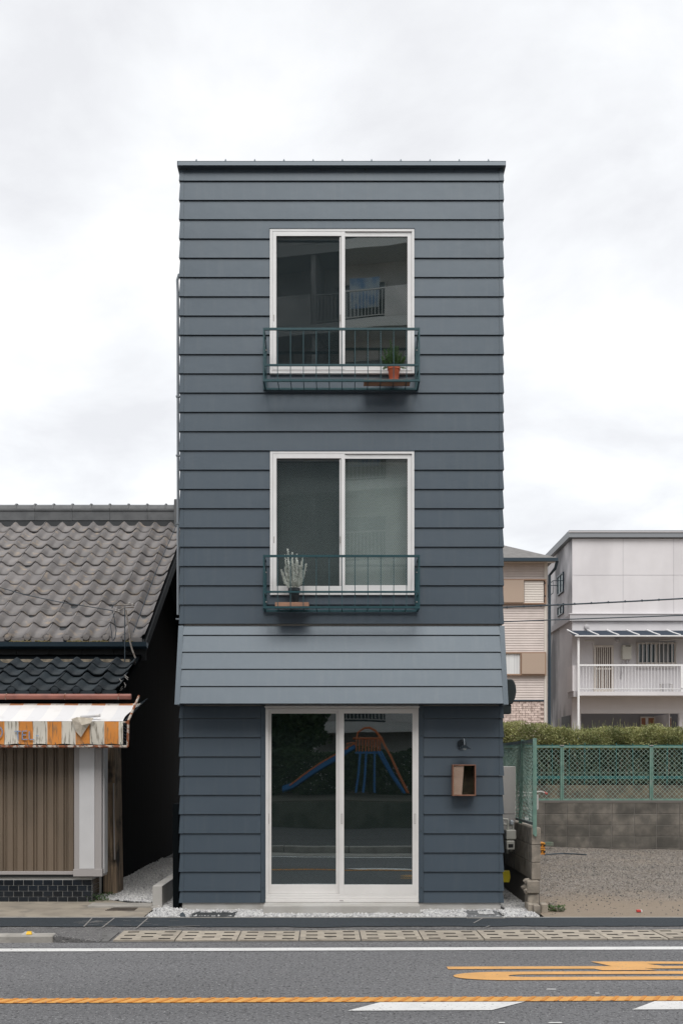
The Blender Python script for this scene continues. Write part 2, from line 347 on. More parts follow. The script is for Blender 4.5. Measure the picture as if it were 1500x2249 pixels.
# fresh dark strip with a ragged front edge
pt = []; xs = np.arange(-14, 14.01, .07); wob = 0
top = []; bot = []
for x in xs:
    wob = .85*wob+random.gauss(0,.012); y = -1.20+wob+(.02*x if x > 0 else 0)-.0*x
    bot.append((x, y)); top.append((x, -.545+random.gauss(0,.004)))
g = MB()
for i in range(len(xs)-1):
    g.quad((*bot[i],.001),(*bot[i+1],.001),(*top[i+1],.001),(*top[i],.001))
struct('asphalt_patch', g, PATCH)
# road markings
def mark(name, pts, m, z=.005, label=None, cat='road marking', group=None):
    o = obj(name, MB().add([(x,y,z) for x,y in pts], [tuple(range(len(pts)))]), m, kind='structure'); o.rotation_euler.z = RT; return o
mark('edge_line', [(-60,-2.61),(60,-2.61),(60,-2.46),(-60,-2.46)], PWHITE)
mark('edge_line', [(-60,-6.92),(60,-6.92),(60,-6.77),(-60,-6.77)], PWHITE)
yl = -4.575
mark('centre_line', [(-60,yl-.07),(60,yl-.07),(60,yl+.07),(-60,yl+.07)], PYEL)
g = MB(); x = -9
while x < 9:
    g.prism([(x,yl-.068),(x+.03,yl-.068),(x+.10,yl+.068),(x+.07,yl+.068)], .0052, .009, 'z'); x += .098
o = struct('centre_line_ribs', g, PYEL2); o.rotation_euler.z = RT
for x0 in (.048-3.9, .048-1.97-1.95+1.95+0.0, 0,):
    pass
def dash(x0, ln):
    mark('lane_dash', [(x0,-4.91),(x0+ln,-4.91),(x0+ln+.27,-4.66),(x0+.23,-4.66)], PWHITE)
for k in range(0, 6): dash(-.045+k*1.90, .96)
def dx(px, py):     # ground point of the photograph on the road, in the road's own turned frame
    d = CAMZ*F/(py-1680); x, y = X(px, d), CAMY+d
    return (x*math.cos(RT)+y*math.sin(RT), -x*math.sin(RT)+y*math.cos(RT))
def z7(a, b): return dx(900+a/2.5, 1900+b/2.5)
# painted speed figure "40", read along the road
s4 = z7(200,558); s4b = z7(208,572); cr0 = z7(990,532); cr1 = z7(1055,580); cr2 = z7(1355,580); cr3 = z7(1300,545)
ys0, ys1 = z7(700,573)[1], z7(700,559)[1]; yc0, yc1 = z7(1200,580)[1], z7(1200,532)[1]; yd = z7(1200,545)[1]
XE = s4[0]+5.0
fig = MB()
fig.add([(s4[0],ys1,.005),(s4b[0],ys0,.005),(cr1[0]-.05,ys0,.005),(cr0[0]+.12,ys1,.005)], [(0,1,2,3)])
fig.add([(cr0[0],yc1,.005),(cr0[0]+.12,ys1,.005),(cr1[0]-.05,ys0,.005),(cr1[0],yc0,.005),(cr2[0],yc0,.005),(cr2[0]-.07,ys0,.005),(cr3[0]+.1,ys1,.005),(cr3[0],yd,.005),(cr3[0]+.0,yc1,.005)], [tuple(range(9))])
fig.add([(cr2[0]-.07,ys0,.005),(XE,ys0,.005),(XE,ys1,.005),(cr3[0]+.1,ys1,.005)], [(0,1,2,3)])
fig.add([(cr3[0],yd,.005),(XE,ys1,.005),(XE,ys1+.05,.005),(XE-.3,ys1+.09,.005),(cr3[0],yc1,.005)], [tuple(range(5))])
o = struct('speed_marking', fig, PORG); o.rotation_euler.z = RT
zo = MB(); y0, y1 = z7(600,635)[1], z7(600,588)[1]; yi0, yi1 = z7(700,617)[1], z7(700,603)[1]
xa, xi = z7(235,608)[0], z7(540,610)[0]; yc = (y0+y1)/2; xb = xa+5.0; xj = xb-(xi-xa)
def ring(xl, xr, ya, yb, rl, nn=14):
    c = (ya+yb)/2; h = (yb-ya)/2; p = []
    for i in range(nn+1):
        t = math.pi/2+math.pi*i/nn; p.append((xl+rl+rl*math.cos(t), c+h*math.sin(t)))
    for i in range(nn+1):
        t = -math.pi/2+math.pi*i/nn; p.append((xr-rl+rl*math.cos(t), c+h*math.sin(t)))
    return p
A = ring(xa, xb, y0, y1, .42); B = ring(xi, xj, yi0, yi1, .16); k = len(A)
zo.add([(x,y,.005) for x,y in A]+[(x,y,.005) for x,y in B], [(i,(i+1)%k,(i+1)%k+k,i+k) for i in range(k)])
o = struct('speed_marking', zo, PORG); o.rotation_euler.z = RT
for (a,b_,w) in ((770,684,18),(1025,706,8),(790,868,22),(500,868,10)):
    x_, y_ = z7(a,b_); mark('paint_fleck', [(x_-w*.002,y_-.012),(x_+w*.002,y_-.016),(x_+w*.0025,y_+.006),(x_-w*.001,y_+.012)], PWHITE)
# chalk marks on the dark strip
for (x0,y0_,x1,y1_) in ((185,2036,203,2017),(225,2038,252,2017),(300,2040,325,2018),(1040,2028,1060,2017),(1065,2038,1075,2034),(370,2036,440,2034)):
    d0 = CAMZ*F/(y0_-1680); d1 = CAMZ*F/(y1_-1680); p = Vector((X(x0,d0),CAMY+d0,.0055)); q = Vector((X(x1,d1),CAMY+d1,.0055))
    o_ = (q-p).cross(Vector((0,0,1))).normalized()*.008; struct('chalk_mark', MB().quad(p-o_,p+o_,q+o_,q-o_), WIREG)
g = MB()
for i in range(26):
    px = 175+random.random()*60+(170 if i%2 else 0)*random.random(); py = 2022+random.random()*12; d = CAMZ*F/(py-1680); x_, y_ = X(px,d), CAMY+d
    a = random.uniform(-.5,.5); ln = random.uniform(.02,.07); g.quad((x_-ln,y_-a*ln-.004,.0055),(x_+ln,y_+a*ln-.004,.0055),(x_+ln,y_+a*ln+.004,.0055),(x_-ln,y_-a*ln+.004,.0055))
struct('chalk_scribble', g, WIREG)

# drain channel with concrete covers
dr = tag(bpy.data.objects.new('roadside_drain', None), kind='structure'); C.objects.link(dr); dr.rotation_euler.z = RT; WL[dr] = Vector((0,0,0))
DY0, DY1 = -2.06, -1.51; PW = .577
def plate(xc, yc, hole, z1, dep, z0):
    m = MB()
    for i in range(len(xc)-1):
        for j in range(len(yc)-1):
            z = z1-dep if hole(i,j) else z1
            if not hole(i,j): m.quad((xc[i],yc[j],z),(xc[i+1],yc[j],z),(xc[i+1],yc[j+1],z),(xc[i],yc[j+1],z))
            if hole(i,j):
                a,b,c_,d_ = xc[i],xc[i+1],yc[j],yc[j+1]
                m.quad((a,c_,z),(a,c_,z1),(b,c_,z1),(b,c_,z)); m.quad((a,d_,z),(b,d_,z),(b,d_,z1),(a,d_,z1))
                m.quad((a,c_,z),(a,d_,z),(a,d_,z1),(a,c_,z1)); m.quad((b,c_,z),(b,c_,z1),(b,d_,z1),(b,d_,z))
    a,b,c_,d_ = xc[0],xc[-1],yc[0],yc[-1]
    m.quad((a,c_,z0),(b,c_,z0),(b,c_,z1),(a,c_,z1)); m.quad((a,d_,z0),(a,d_,z1),(b,d_,z1),(b,d_,z0))
    m.quad((a,c_,z0),(a,c_,z1),(a,d_,z1),(a,d_,z0)); m.quad((b,c_,z0),(b,d_,z0),(b,d_,z1),(b,c_,z1)); return m
w = PW-.012; hx = [0, .055,.165,.23,.345,.41,.52, w]
hy = [0,.04,.095,.15,.205,.235,.29,.335,.39,.43,.485,.545]
def hole(i,j):
    if i in (1,5): return j in (1,5,9)
    if i == 3: return j in (3,7)
    return False
def darken_slots(me):     # slot walls coloured near black to imitate the shade inside the slots
    me.materials.append(mat('slot_shade', (.035,.032,.028), rough=.95))
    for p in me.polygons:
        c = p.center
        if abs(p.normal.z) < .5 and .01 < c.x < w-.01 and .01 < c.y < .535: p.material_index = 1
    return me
cov = darken_slots(withmat(plate(hx, hy, hole, .012, .09, -.10).mesh('drain_cover', fix=False), mat('drain_concrete', (.40,.355,.29), (.33,.29,.24), 7, .85, .5, 60, rv=.08, c3=(.2,.18,.15), s3=9, lo3=.58, hi3=.75)))
obj('drain_bed', MB().box(-14,DY0-.04,-.14,14,DY1+.03,-.102), GASK, dr)  # black bed stands in for the shade below the open slots
obj('drain_edge_strip', MB().box(-2.5,DY0-.07,-.05,14,DY0-.035,.004), mat('iron_edge', (.10,.10,.10), rough=.6), dr)
x = -2.156
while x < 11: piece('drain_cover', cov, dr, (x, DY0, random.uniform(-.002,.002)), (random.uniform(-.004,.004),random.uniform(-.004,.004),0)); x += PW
cov2 = withmat(plate([0,.07,.23,.30], [0,.12,.16,.27,.31,.545], lambda i,j: i==1 and j in (1,3), .004, .05, -.06).mesh('drain_grating', fix=False), mat('drain_old_concrete', (.15,.148,.145), (.12,.118,.115), 9, .9))
piece('drain_grating', cov2, dr, (-2.50, DY0, 0))
# raised kerb to the left, dropping to the road level
kb = thing('kerb', 'worn concrete kerb ending in a sloped piece left of the drain covers', 'kerb', (-3.4,-2.1,0), rot=0); WL[kb] = Vector((0,0,0)); kb.location = (0,0,0)
tag(kb, kind='structure'); kb.rotation_euler.z = RT
kx = -2.69; k_ = withmat(MB().cbox(0,0,-.06,.595,.15,.068,.012).mesh('kerb_stone'), CONC); x = kx-.6
while x > -12: piece('kerb_stone', k_, kb, (x,-2.13,0), (0,0,0)); x -= .6
obj('kerb_ramp', MB().hexa([(kx,-2.13,-.06),(kx+.42,-2.13,-.06),(kx+.42,-1.98,-.06),(kx,-1.98,-.06),(kx,-2.125,.068),(kx+.42,-2.125,.008),(kx+.42,-1.98,.012),(kx,-1.98,.068)]), SIDEM, kb)
for c_, ct in ():
    pass
g = MB().add([(-14,-1.98,.066),(kx,-1.98,.066),(kx+.42,-1.98,.004),(kx+.3,-1.3,.0),(-14,-1.3,.003),(-14,-1.98,-.05),(kx,-1.98,-.05),(kx+.42,-1.98,-.05)], [(0,1,2,3,4),(0,5,6,1),(1,6,7,2)])
o = struct('sidewalk_ramp', g, SIDEM); o.rotation_euler.z = RT
o = thing('road_reflector', 'small yellow and white reflector stud on the kerb at far left', 'reflector', (-2.96-.0,-2.12,.068))
rx = X(62,9.9); o.location = (rx,-2.09,.066); WL[o] = Vector((rx,-2.09,.066))
obj('base', MB().hexa([(rx-.06,-2.14,.06),(rx+.06,-2.14,.06),(rx+.06,-2.04,.06),(rx-.06,-2.04,.06),(rx-.03,-2.11,.088),(rx+.035,-2.11,.088),(rx+.035,-2.07,.088),(rx-.03,-2.07,.088)]), CONCL, o)
obj('reflector', MB().hexa([(rx-.005,-2.148,.072),(rx+.05,-2.148,.072),(rx+.05,-2.13,.072),(rx-.005,-2.13,.072),(rx+.0,-2.122,.096),(rx+.035,-2.122,.096),(rx+.035,-2.10,.096),(rx,-2.10,.096)]), mat('reflector_yellow', (.75,.45,.02), rough=.3), o)

# plots in front of and beside the houses
struct('concrete_apron', MB().add([(-9,-.545,-.0),(-2.13,-.545,0),(-2.13,.22,.01),(-3.0,1.0,.02),(-9,1.0,.02)], [(0,1,2,3,4)]), APRON)
struct('gravel_bed', sheet(-2.13,-.54,2.16,.02,-.03), GRAVB)
struct('side_passage_bed', sheet(1.7,.02,2.16,9,-.02), GRAVB)
struct('alley_bed', sheet(-3.2,.25,-1.7,11,-.0,.06), GRAVB)
struct('apron_edging', MB().box(-9,-.56,-.05,9,-.545,.006), CONCL)
# vacant lot
g = MB(); gx = np.linspace(2.20, 16, 60); gy = np.linspace(-.54, 9, 44); idx = {}
def lotz(x, y):
    t = min(1, max(0, (y-.3)/6.5)); return -.012+t*(.20-.055*(x-3.2)/2.0 if x < 7 else .09)+.012*math.sin(x*2.1+y)*t+.008*math.sin(x*5.3-y*3.1)*min(1,t*4)
for j, y in enumerate(gy):
    for i, x in enumerate(gx): idx[i,j] = len(g.v); g.v.append((x,y,lotz(x,y)))
for j in range(len(gy)-1):
    for i in range(len(gx)-1): g.f.append((idx[i,j],idx[i+1,j],idx[i+1,j+1],idx[i,j+1]))
N_, L_, p_ = node_of(LOTM)   # bare earth near the road and in worn patches
gg = N_.new('ShaderNodeNewGeometry'); spx = N_.new('ShaderNodeSeparateXYZ'); L_.new(gg.outputs['Position'], spx.inputs[0])
mr = N_.new('ShaderNodeMapRange'); mr.inputs[1].default_value = 2.0; mr.inputs[2].default_value = -.5; L_.new(spx.outputs[1], mr.inputs[0])
nn = N_.new('ShaderNodeTexNoise'); nn.inputs['Scale'].default_value = 1.1; nn.inputs['Detail'].default_value = 6; L_.new(gg.outputs['Position'], nn.inputs['Vector'])
sm = N_.new('ShaderNodeMath'); sm.operation = 'ADD'; L_.new(mr.outputs[0], sm.inputs[0]); L_.new(nn.outputs['Fac'], sm.inputs[1])
m2 = N_.new('ShaderNodeMapRange'); m2.inputs[1].default_value = .55; m2.inputs[2].default_value = 1.1; m2.inputs[4].default_value = .85; L_.new(sm.outputs[0], m2.inputs[0])
mm = N_.new('ShaderNodeMix'); mm.data_type = 'RGBA'; L_.new(m2.outputs[0], mm.inputs[0]); L_.new(p_.inputs['Base Color'].links[0].from_socket, mm.inputs[6]); mm.inputs[7].default_value = (.27,.215,.16,1); L_.new(mm.outputs[2], p_.inputs['Base Color'])
struct('vacant_lot', g, LOTM)
def scatter(n, x0,x1,y0,y1, zf, smin, smax, keep=None, flat=.7):
    p = np.stack([RNG.uniform(x0,x1,n), RNG.uniform(y0,y1,n)],1)
    if keep is not None: p = np.array([q for q in p if keep(q[0],q[1])])
    z = np.array([zf(a,b) for a,b in p]); s = RNG.uniform(smin,smax,len(p))
    return np.column_stack([p,z]), np.column_stack([s*RNG.uniform(.7,1.3,len(p)), s*RNG.uniform(.7,1.2,len(p)), s*flat])
P, Q = scatter(16000, 2.3, 9, -.35, 7.0, lambda a,b: lotz(a,b)+.002, .004, .013, lambda a,b: random.random() < min(1,(b+.5)/4))
bulk('lot_stones', ICO_V, ICO_F, P, Q, LOTS, label='loose grey gravel over the vacant lot', cat='gravel')
step = (-.86,.862)
def keepf(a,b): return not (step[0] < a < step[1] and b > -.3) and not (X(415,11.6) < a < X(517,11.6) and b < -.25 and b > -.5) and not (X(1025,11.6) < a < X(1106,11.6) and -.5 < b < -.12)
P, Q = scatter(11000, -2.1, 2.13, -.53, .03, lambda a,b: -.012+random.random()*.02, .008, .019, keepf)
bulk('white_gravel', ICO_V, ICO_F, P, Q, GRAVM, label='white gravel along the foot of the dark house', cat='gravel')
P, Q = scatter(11000, -3.1, -2.17, .5, 6.5, lambda a,b: .012+random.random()*.015, .010, .022, lambda a,b: b > .55+(a+2.2)*-.45 and random.random() < 1.3-b*.12)  # stones thinned with depth so the dark bed imitates the narrow alley's shade
bulk('alley_gravel', ICO_V, ICO_F, P, Q, GRAVM, label='white gravel filling the dark alley', cat='gravel')
P, Q = scatter(5000, -2.1, -1.75, -.1, 4, lambda a,b: .005+random.random()*.015, .010, .020)
bulk('white_gravel', ICO_V, ICO_F, P, Q, GRAVM, label='white gravel between the low kerb wall and the dark house', cat='gravel')
P, Q = scatter(6000, 1.85, 2.15, -.1, 5, lambda a,b: .0+random.random()*.012, .008, .018)
bulk('white_gravel', ICO_V, ICO_F, P, Q, GRAVM, label='grey gravel in the passage right of the dark house', cat='gravel')

# ============================================================ DARK HOUSE
H = thing('metal_clad_house', 'narrow three storey house clad in slate grey metal lap siding with flared skirt', 'house', (0,0,0))
HW = 1.825
def yout(zb, zt, z, lip=.020, top=.004): return -(lip+(top-lip)*(z-zb)/(zt-zb))
def bpiece(m, x0, x1, zb, zt, za, zc):
    m.prism([(.012,za),(yout(zb,zt,za),za),(yout(zb,zt,zc),zc),(.012,zc)], x0, x1, 'x')
OPEN = [(X(593,11.96), X(909.5,11.96), Z(820,11.96), Z(502.5,11.96)), (X(593.5,11.96), X(909.5,11.96), Z(1306.5,11.96), Z(991,11.96))]
rows = [(Z(396,11.976)-i*.21667, Z(396,11.976)-(i-1)*.21667-.005) for i in range(24)]
rows[0] = (rows[0][0], 8.395)
XL, XR = -1.776, 1.776
for zb, zt in rows:
    op = [o_ for o_ in OPEN if o_[2] < zt-.003 and o_[3] > zb+.003]
    if not op: m = MB(); bpiece(m, XL, XR, zb, zt, zb, zt); obj('siding_board', m, METAL, H); continue
    o_ = op[0]; lowcut = o_[2] > zb+.012; hicut = o_[3] < zt-.012
    if lowcut or hicut:
        m = MB(); bpiece(m, XL, o_[0], zb, zt, zb, zt); bpiece(m, o_[1], XR, zb, zt, zb, zt)
        if lowcut: bpiece(m, o_[0], o_[1], zb, zt, zb, o_[2])
        if hicut: bpiece(m, o_[0], o_[1], zb, zt, o_[3], zt)
        obj('siding_board', m, METAL, H)
    else:
        m = MB(); bpiece(m, XL, o_[0], zb, zt, zb, zt); obj('siding_board', m, METAL, H)
        m = MB(); bpiece(m, o_[1], XR, zb, zt, zb, zt); obj('siding_board', m, METAL, H)
lrows = [(2.168-i*.2161, 2.168-(i-1)*.2161-.005) for i in range(10)]; lrows[0] = (2.168, 2.30); lrows.append((Z(1982.7,11.976), lrows[-1][0]-.005))
for zb, zt in lrows:
    for x0, x1 in ((XL, X(573,12)), (X(930,12), XR)):
        m = MB(); bpiece(m, x0, x1, zb, zt, zb, zt); obj('siding_board', m, METAL, H)
# corner caps and side boards
for zb, zt in rows+lrows+[(3.0,3.19),(2.785,2.993),(2.57,2.778),(2.355,2.563)]:
    for s in (-1, 1):
        if not (2.3 < zb < 3.2):
            a = sorted((s*HW, s*1.772)); b = sorted((s*(HW-.013), s*1.772))
            obj('corner_cap', MB().frus((a[0],-.025,a[1],.05), zb-.001, (b[0],-.009,b[1],.05), zt+.002), METALD, H)
        a = sorted((s*(HW-.004), s*1.77)); b = sorted((s*(HW-.018), s*1.77))
        obj('side_board', MB().frus((a[0],.052,a[1],8.9), zb, (b[0],.052,b[1],8.9), zt), METAL, H)
# skirt
SY, SZ0, SZ1 = -.30, Z(1545,11.7), 3.205
sk = [1, .79, .578, .362, .142, 0]   # fractions down the slope, from the lower edge up
def skp(t, off=0):                    # t=0 at top, 1 at bottom
    return (-.012+t*(SY+.012)-off, SZ1+t*(SZ0-SZ1))
zs = [Z(1544,11.7)]+[None]*5
ts = [1.0,.78,.56,.34,.12,0.0]
for i in range(5):
    t1, t0 = ts[i], ts[i+1]
    yb, zb = skp(t1, .014); yt, zt = skp(t0+.012, 0)
    m = MB().prism([(yb,zb),(yt,zt),(yt+.03,zt),(yb+.03,zb)], -HW+.05, HW-.05, 'x'); obj('skirt_board', m, METAL, H)
m = MB().prism([(-.0,SZ1+.0),(SY+.03,SZ0+.006),(SY+.03,SZ0+.002),(.0,SZ0+.002)], -HW+.03, HW-.03, 'x'); obj('skirt_soffit', m, METALD, H)
for s in (-1, 1):
    a, b = sorted((s*(HW+.003), s*(HW-.052)))
    yb, zb = skp(1.0,.02); yt, zt = skp(0,.012)
    obj('skirt_end_trim', MB().prism([(yb,zb-.012),(yt,zt),(yt+.05,zt),(.04,zt),(.04,zb-.012)], a, b, 'x'), METALD, H)
# corner posts beside the door, plinth, roof edge
for a, b in ((573,583.5),(918.5,930)): obj('door_side_trim', MB().box(X(a,11.98)+.001,-.012,.09,X(b,11.98)-.001,.012,2.305), METALD, H)
obj('plinth', MB().box(-1.79,-.001,-.1,1.79,.2,.088), CONCL, H)
rz = Z(362.5,11.92)
obj('roof_fascia', MB().prism([(-.078,rz),(-.060,rz+.050),(.1,rz+.058),(.1,rz-.01)], X(391,11.92), X(1110,11.92), 'x'), METALD, H)
obj('roof', MB().add([(-1.84,-.059,rz+.058),(1.84,-.059,rz+.058),(1.85,9.1,rz-.45),(-1.85,9.1,rz-.45),(-1.84,-.055,rz+.0),(1.84,-.055,rz+.0),(1.85,9.1,rz-.6),(-1.85,9.1,rz-.6)], [(0,1,2,3),(7,6,5,4),(1,0,4,5),(2,1,5,6),(3,2,6,7),(0,3,7,4)]), METALD, H)
sm_ = withmat(MB().hexa([(-.013,0,0),(.013,0,0),(.013,8.9,-.42),(-.013,8.9,-.42),(-.004,.01,.032),(.004,.01,.032),(.004,8.9,-.39),(-.004,8.9,-.39)]).mesh('roof_seam'), METALD)
for k in range(11): piece('roof_seam', sm_, H, (X(431+64.2*k,11.92),-.058,rz+.054))
for k in range(8): obj('rivet', MB().lathe((X(410+98*k,11.95),-.034,8.33),[(.006,0),(.006,.008)],6,'y'), GASK, H)
for py in (1664,1785,1910,1576):
    for px in (578,925): obj('rivet', MB().lathe((X(px,11.98),-.018,Z(py+40,11.98)),[(.005,0),(.005,.008)],6,'y'), GASK, H)
# walls, floors, rooms
def wallpart(x0,x1,z0,z1,y0=.012,y1=.14): obj('wall', MB().box(x0,y0,z0,x1,y1,z1), INNER, H)
o1, o2 = OPEN; DX0, DX1, DT = X(584,12), X(918.5,12), 2.36
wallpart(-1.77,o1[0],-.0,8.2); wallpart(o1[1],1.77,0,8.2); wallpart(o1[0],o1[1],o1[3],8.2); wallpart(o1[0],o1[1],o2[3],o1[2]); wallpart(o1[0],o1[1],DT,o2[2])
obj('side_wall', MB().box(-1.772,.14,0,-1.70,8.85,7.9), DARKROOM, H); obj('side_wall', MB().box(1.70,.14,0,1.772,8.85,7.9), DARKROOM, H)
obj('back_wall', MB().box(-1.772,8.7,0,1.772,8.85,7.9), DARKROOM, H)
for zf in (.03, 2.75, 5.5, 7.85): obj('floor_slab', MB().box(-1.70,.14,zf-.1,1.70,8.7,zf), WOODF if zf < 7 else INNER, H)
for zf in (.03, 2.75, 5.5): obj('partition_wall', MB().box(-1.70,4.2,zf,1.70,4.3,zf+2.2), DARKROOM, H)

# windows
def frame4(m, x0,x1,z0,z1,w,y0,y1,wb=None,wt=None):
    wb = wb or w; wt = wt or w
    m.box(x0,y0,z0,x0+w,y1,z1); m.box(x1-w,y0,z0,x1,y1,z1); m.box(x0+w,y0+.0003,z0,x1-w,y1,z0+wb); m.box(x0+w,y0+.0003,z1-wt,x1-w,y1,z1); return m
def window(o_, gl, gr, screen, wm, lbl):
    x0,x1,z0,z1 = o_; d = 11.96
    fr = obj('window', frame4(MB(), x0,x1,z0,z1,.028,-.042,.10,.04,.028), wm, H, label=lbl, bevel=.002)
    xm0, xm1 = X(743.7,d), X(757.6,d)
    # front (screen) sash on the left, rear sash on the right
    s1 = obj('sash', frame4(MB(), x0+.030,xm1,z0+.045,z1-.030,.042,-.040,-.0305,.055,.05), wm, fr, bevel=.002)
    s2 = obj('sash', frame4(MB(), xm0+.01,x1-.030,z0+.045,z1-.036,.045,-.030,-.004,.065,.045), wm, fr, bevel=.002)
    s3 = obj('sash', frame4(MB(), x0+.030,xm1-.005,z0+.045,z1-.045,.045,.026,.05,.06,.045), wm, fr, bevel=.002)
    obj('pane', MB().box(x0+.06,.036,z0+.09,xm1-.03,.040,z1-.08), gl, s3); obj('pane', MB().box(xm0+.04,-.018,z0+.10,x1-.06,-.014,z1-.075), gr, s2)
    obj('insect_screen', MB().quad((x0+.07,-.024,z0+.1),(xm1-.04,-.024,z0+.1),(xm1-.04,-.024,z1-.08),(x0+.07,-.024,z1-.08)), SCREEN, s1)
    obj('gasket', frame4(MB(), xm0+.052,x1-.072,z0+.106,z1-.078,.006,-.024,-.019), GASK, s2)
    obj('gasket', frame4(MB(), x0+.068,xm1-.040,z0+.098,z1-.078,.006,-.034,-.026), GASK, s1)
    for xx in (x0+.045, xm0+.02): obj('finger_pull', MB().box(xx-.006,-.0415,z0+(z1-z0)*.36,xx+.004,-.0395,z0+(z1-z0)*.36+.075), PANELF, s1)
    obj('track', MB().box(x0+.02,-.044,z0+.028,x1-.02,-.041,z0+.032).box(xm1+.02,-.044,z1-.034,x1-.02,-.0415,z1-.031), PANELF, fr)
    obj('head_flashing', MB().box(x0-.006,-.046,z1,x1+.006,.0,z1+.008), METALD, fr)
    return fr
window(OPEN[0], GLASS, GLASSW, True, WHITE, 'topmost window with apartment balconies reflected in it')
w2 = window(OPEN[1], GLASSM, GLASSM, True, WHITE, 'middle window with pale curtain behind wired glass')
# curtain in the middle room
m = MB(); vs = []; nx = 120
x0, x1, z0, z1 = OPEN[1]
for i in range(nx+1):
    x = x0+.0+(x1-x0)*i/nx; y = .13+.001*math.sin(i*.75)+.002*math.sin(i*.31+1); vs += [(x,y,z0-.05),(x,y,z1-.10)]
m.add(vs, [(2*i,2*i+2,2*i+3,2*i+1) for i in range(nx)])
obj('curtain', m, mat('grey_blind', (.50,.51,.50), (.45,.46,.455), 3, .9), w2, smooth=False)
obj('curtain_rail', MB().box(x0-.02,.105,z1-.11,x1+.02,.12,z1-.085), STEELW, w2)
# door
d = 11.97
D = obj('door', MB().box(DX0,-.03,.10,DX0+.03,.10,2.345).box(DX1-.03,-.03,.10,DX1,.10,2.345).box(DX0+.03,-.029,2.27,DX1-.03,.10,2.345), DOORW, H, bevel=.002, label='wide two leaf sliding glass door at street level')
obj('head_rail', MB().box(DX0+.01,-.045,2.248,DX1-.01,-.03,2.27).box(DX0-.01,-.06,2.285,DX1+.01,-.03,2.30), DOORW, D, bevel=.002)
obj('sill', MB().box(DX0,-.05,.10,DX1,.1,.135).box(DX0+.004,-.035,.137,DX1-.004,.1,.165).box(DX0+.008,-.02,.167,DX1-.008,.1,.19), DOORW, D, bevel=.002)
zt_, zb_ = 2.25, .192; xm0, xm1 = X(745,d), X(757.6,d)
lf1 = obj('leaf', frame4(MB(), DX0+.012,xm0+.014,zb_,zt_,.05,.008,.036,.10,.03), DOORW, D, bevel=.002)
lf2 = obj('leaf', frame4(MB(), xm0-.002,DX1-.012,zb_-.004,zt_,.056,-.022,.006,.105,.03), DOORW, D, bevel=.002)
obj('pane', MB().box(DX0+.05,.020,zb_+.08,xm0,.025,zt_-.02), GLASSD, lf1)
obj('pane', MB().box(xm1-.02,-.010,zb_+.08,DX1-.05,-.005,zt_-.02), GLASSD, lf2)
for xx, y in ((DX0+.028,.006),(xm0+.028,-.0245),(DX1-.040,-.0245)):
    obj('finger_pull', frame4(MB(), xx-.008,xx+.010,Z(1809,12),Z(1787,12),.004,y-.002,y+.001), PANELF, D)
obj('door_stop', MB().box(-.02,-.052,.112,.02,-.0505,.124), PANELF, D)
# step
st = thing('door_step', 'pale concrete block step below the sliding glass door', 'step', (0,-.15,0))
obj('block', MB().box(-.86,-.30,-.06,.862,-.001,.097), CONCL, st, bevel=.012)

# railings at the windows
def railing(name, zt, zm, zb):
    yf, yb = -.30, -.04; hw = .86; t = .022
    r = obj('window_guard', MB().box(-hw,yf-.011,zt-.011,hw,yf+.011,zt+.013), TEAL, H, label=name)
    obj('rail', MB().box(-hw,yf-.010,zm-.010,hw,yf+.010,zm+.010), TEAL, r)
    obj('rail', MB().box(-hw,yf-.011,zb-.012,hw,yf+.011,zb+.012), TEAL, r); obj('rail', MB().box(-hw+.005,yb-.011,zb-.012,hw-.005,yb+.011,zb+.010), TEAL, r)
    for s in (-1,1):
        x = s*(hw-.009)
        obj('side_rail', MB().box(x-.0085,yf+.012,zt-.004,x+.0085,yb+.02,zt+.006), TEAL, r)
        obj('side_rail', MB().box(x-.007,yf+.012,zm-.007,x+.007,yb+.01,zm+.007), TEAL, r)
        obj('side_rail', MB().box(x-.0085,yf+.012,zb-.012,x+.0085,yb-.012,zb+.006), TEAL, r)
        obj('end_post', MB().box(x-.008,yf-.0105,zb+.012,x+.008,yf+.0095,zt-.011), TEAL, r)
        obj('bracket', MB().box(x-.026,yb-.002,zb-.005,x+.012,yb+.012,zt-.09), TEAL, r)
        obj('bracket_strap', MB().tube([(x+.0,yf+.02,zt-.012),(x-s*.004,yf+.12,zt-.06),(x-s*.01,yb,zt-.12)], .006, 5), TEAL, r)
        for zz_ in (zt-.13, zb+.10): obj('bolt', MB().lathe((x-s*.008,yb-.008,zz_),[(.008,0),(.008,.008)],6,'y'), PANELF, r)
    for k in range(11):
        x = X(609.9+28.28*k, 11.7)
        obj('bar', MB().tube([(x,yf,zt),(x,yf,zb),(x,yb,zb)], .0048, 6), TEAL, r)
    return r
R1 = (6.425,6.03,5.86); R2 = (3.932,3.54,3.37)
railing('upper dark teal guard holding the terracotta pot', *R1); railing('lower dark teal guard holding the black pot', *R2)

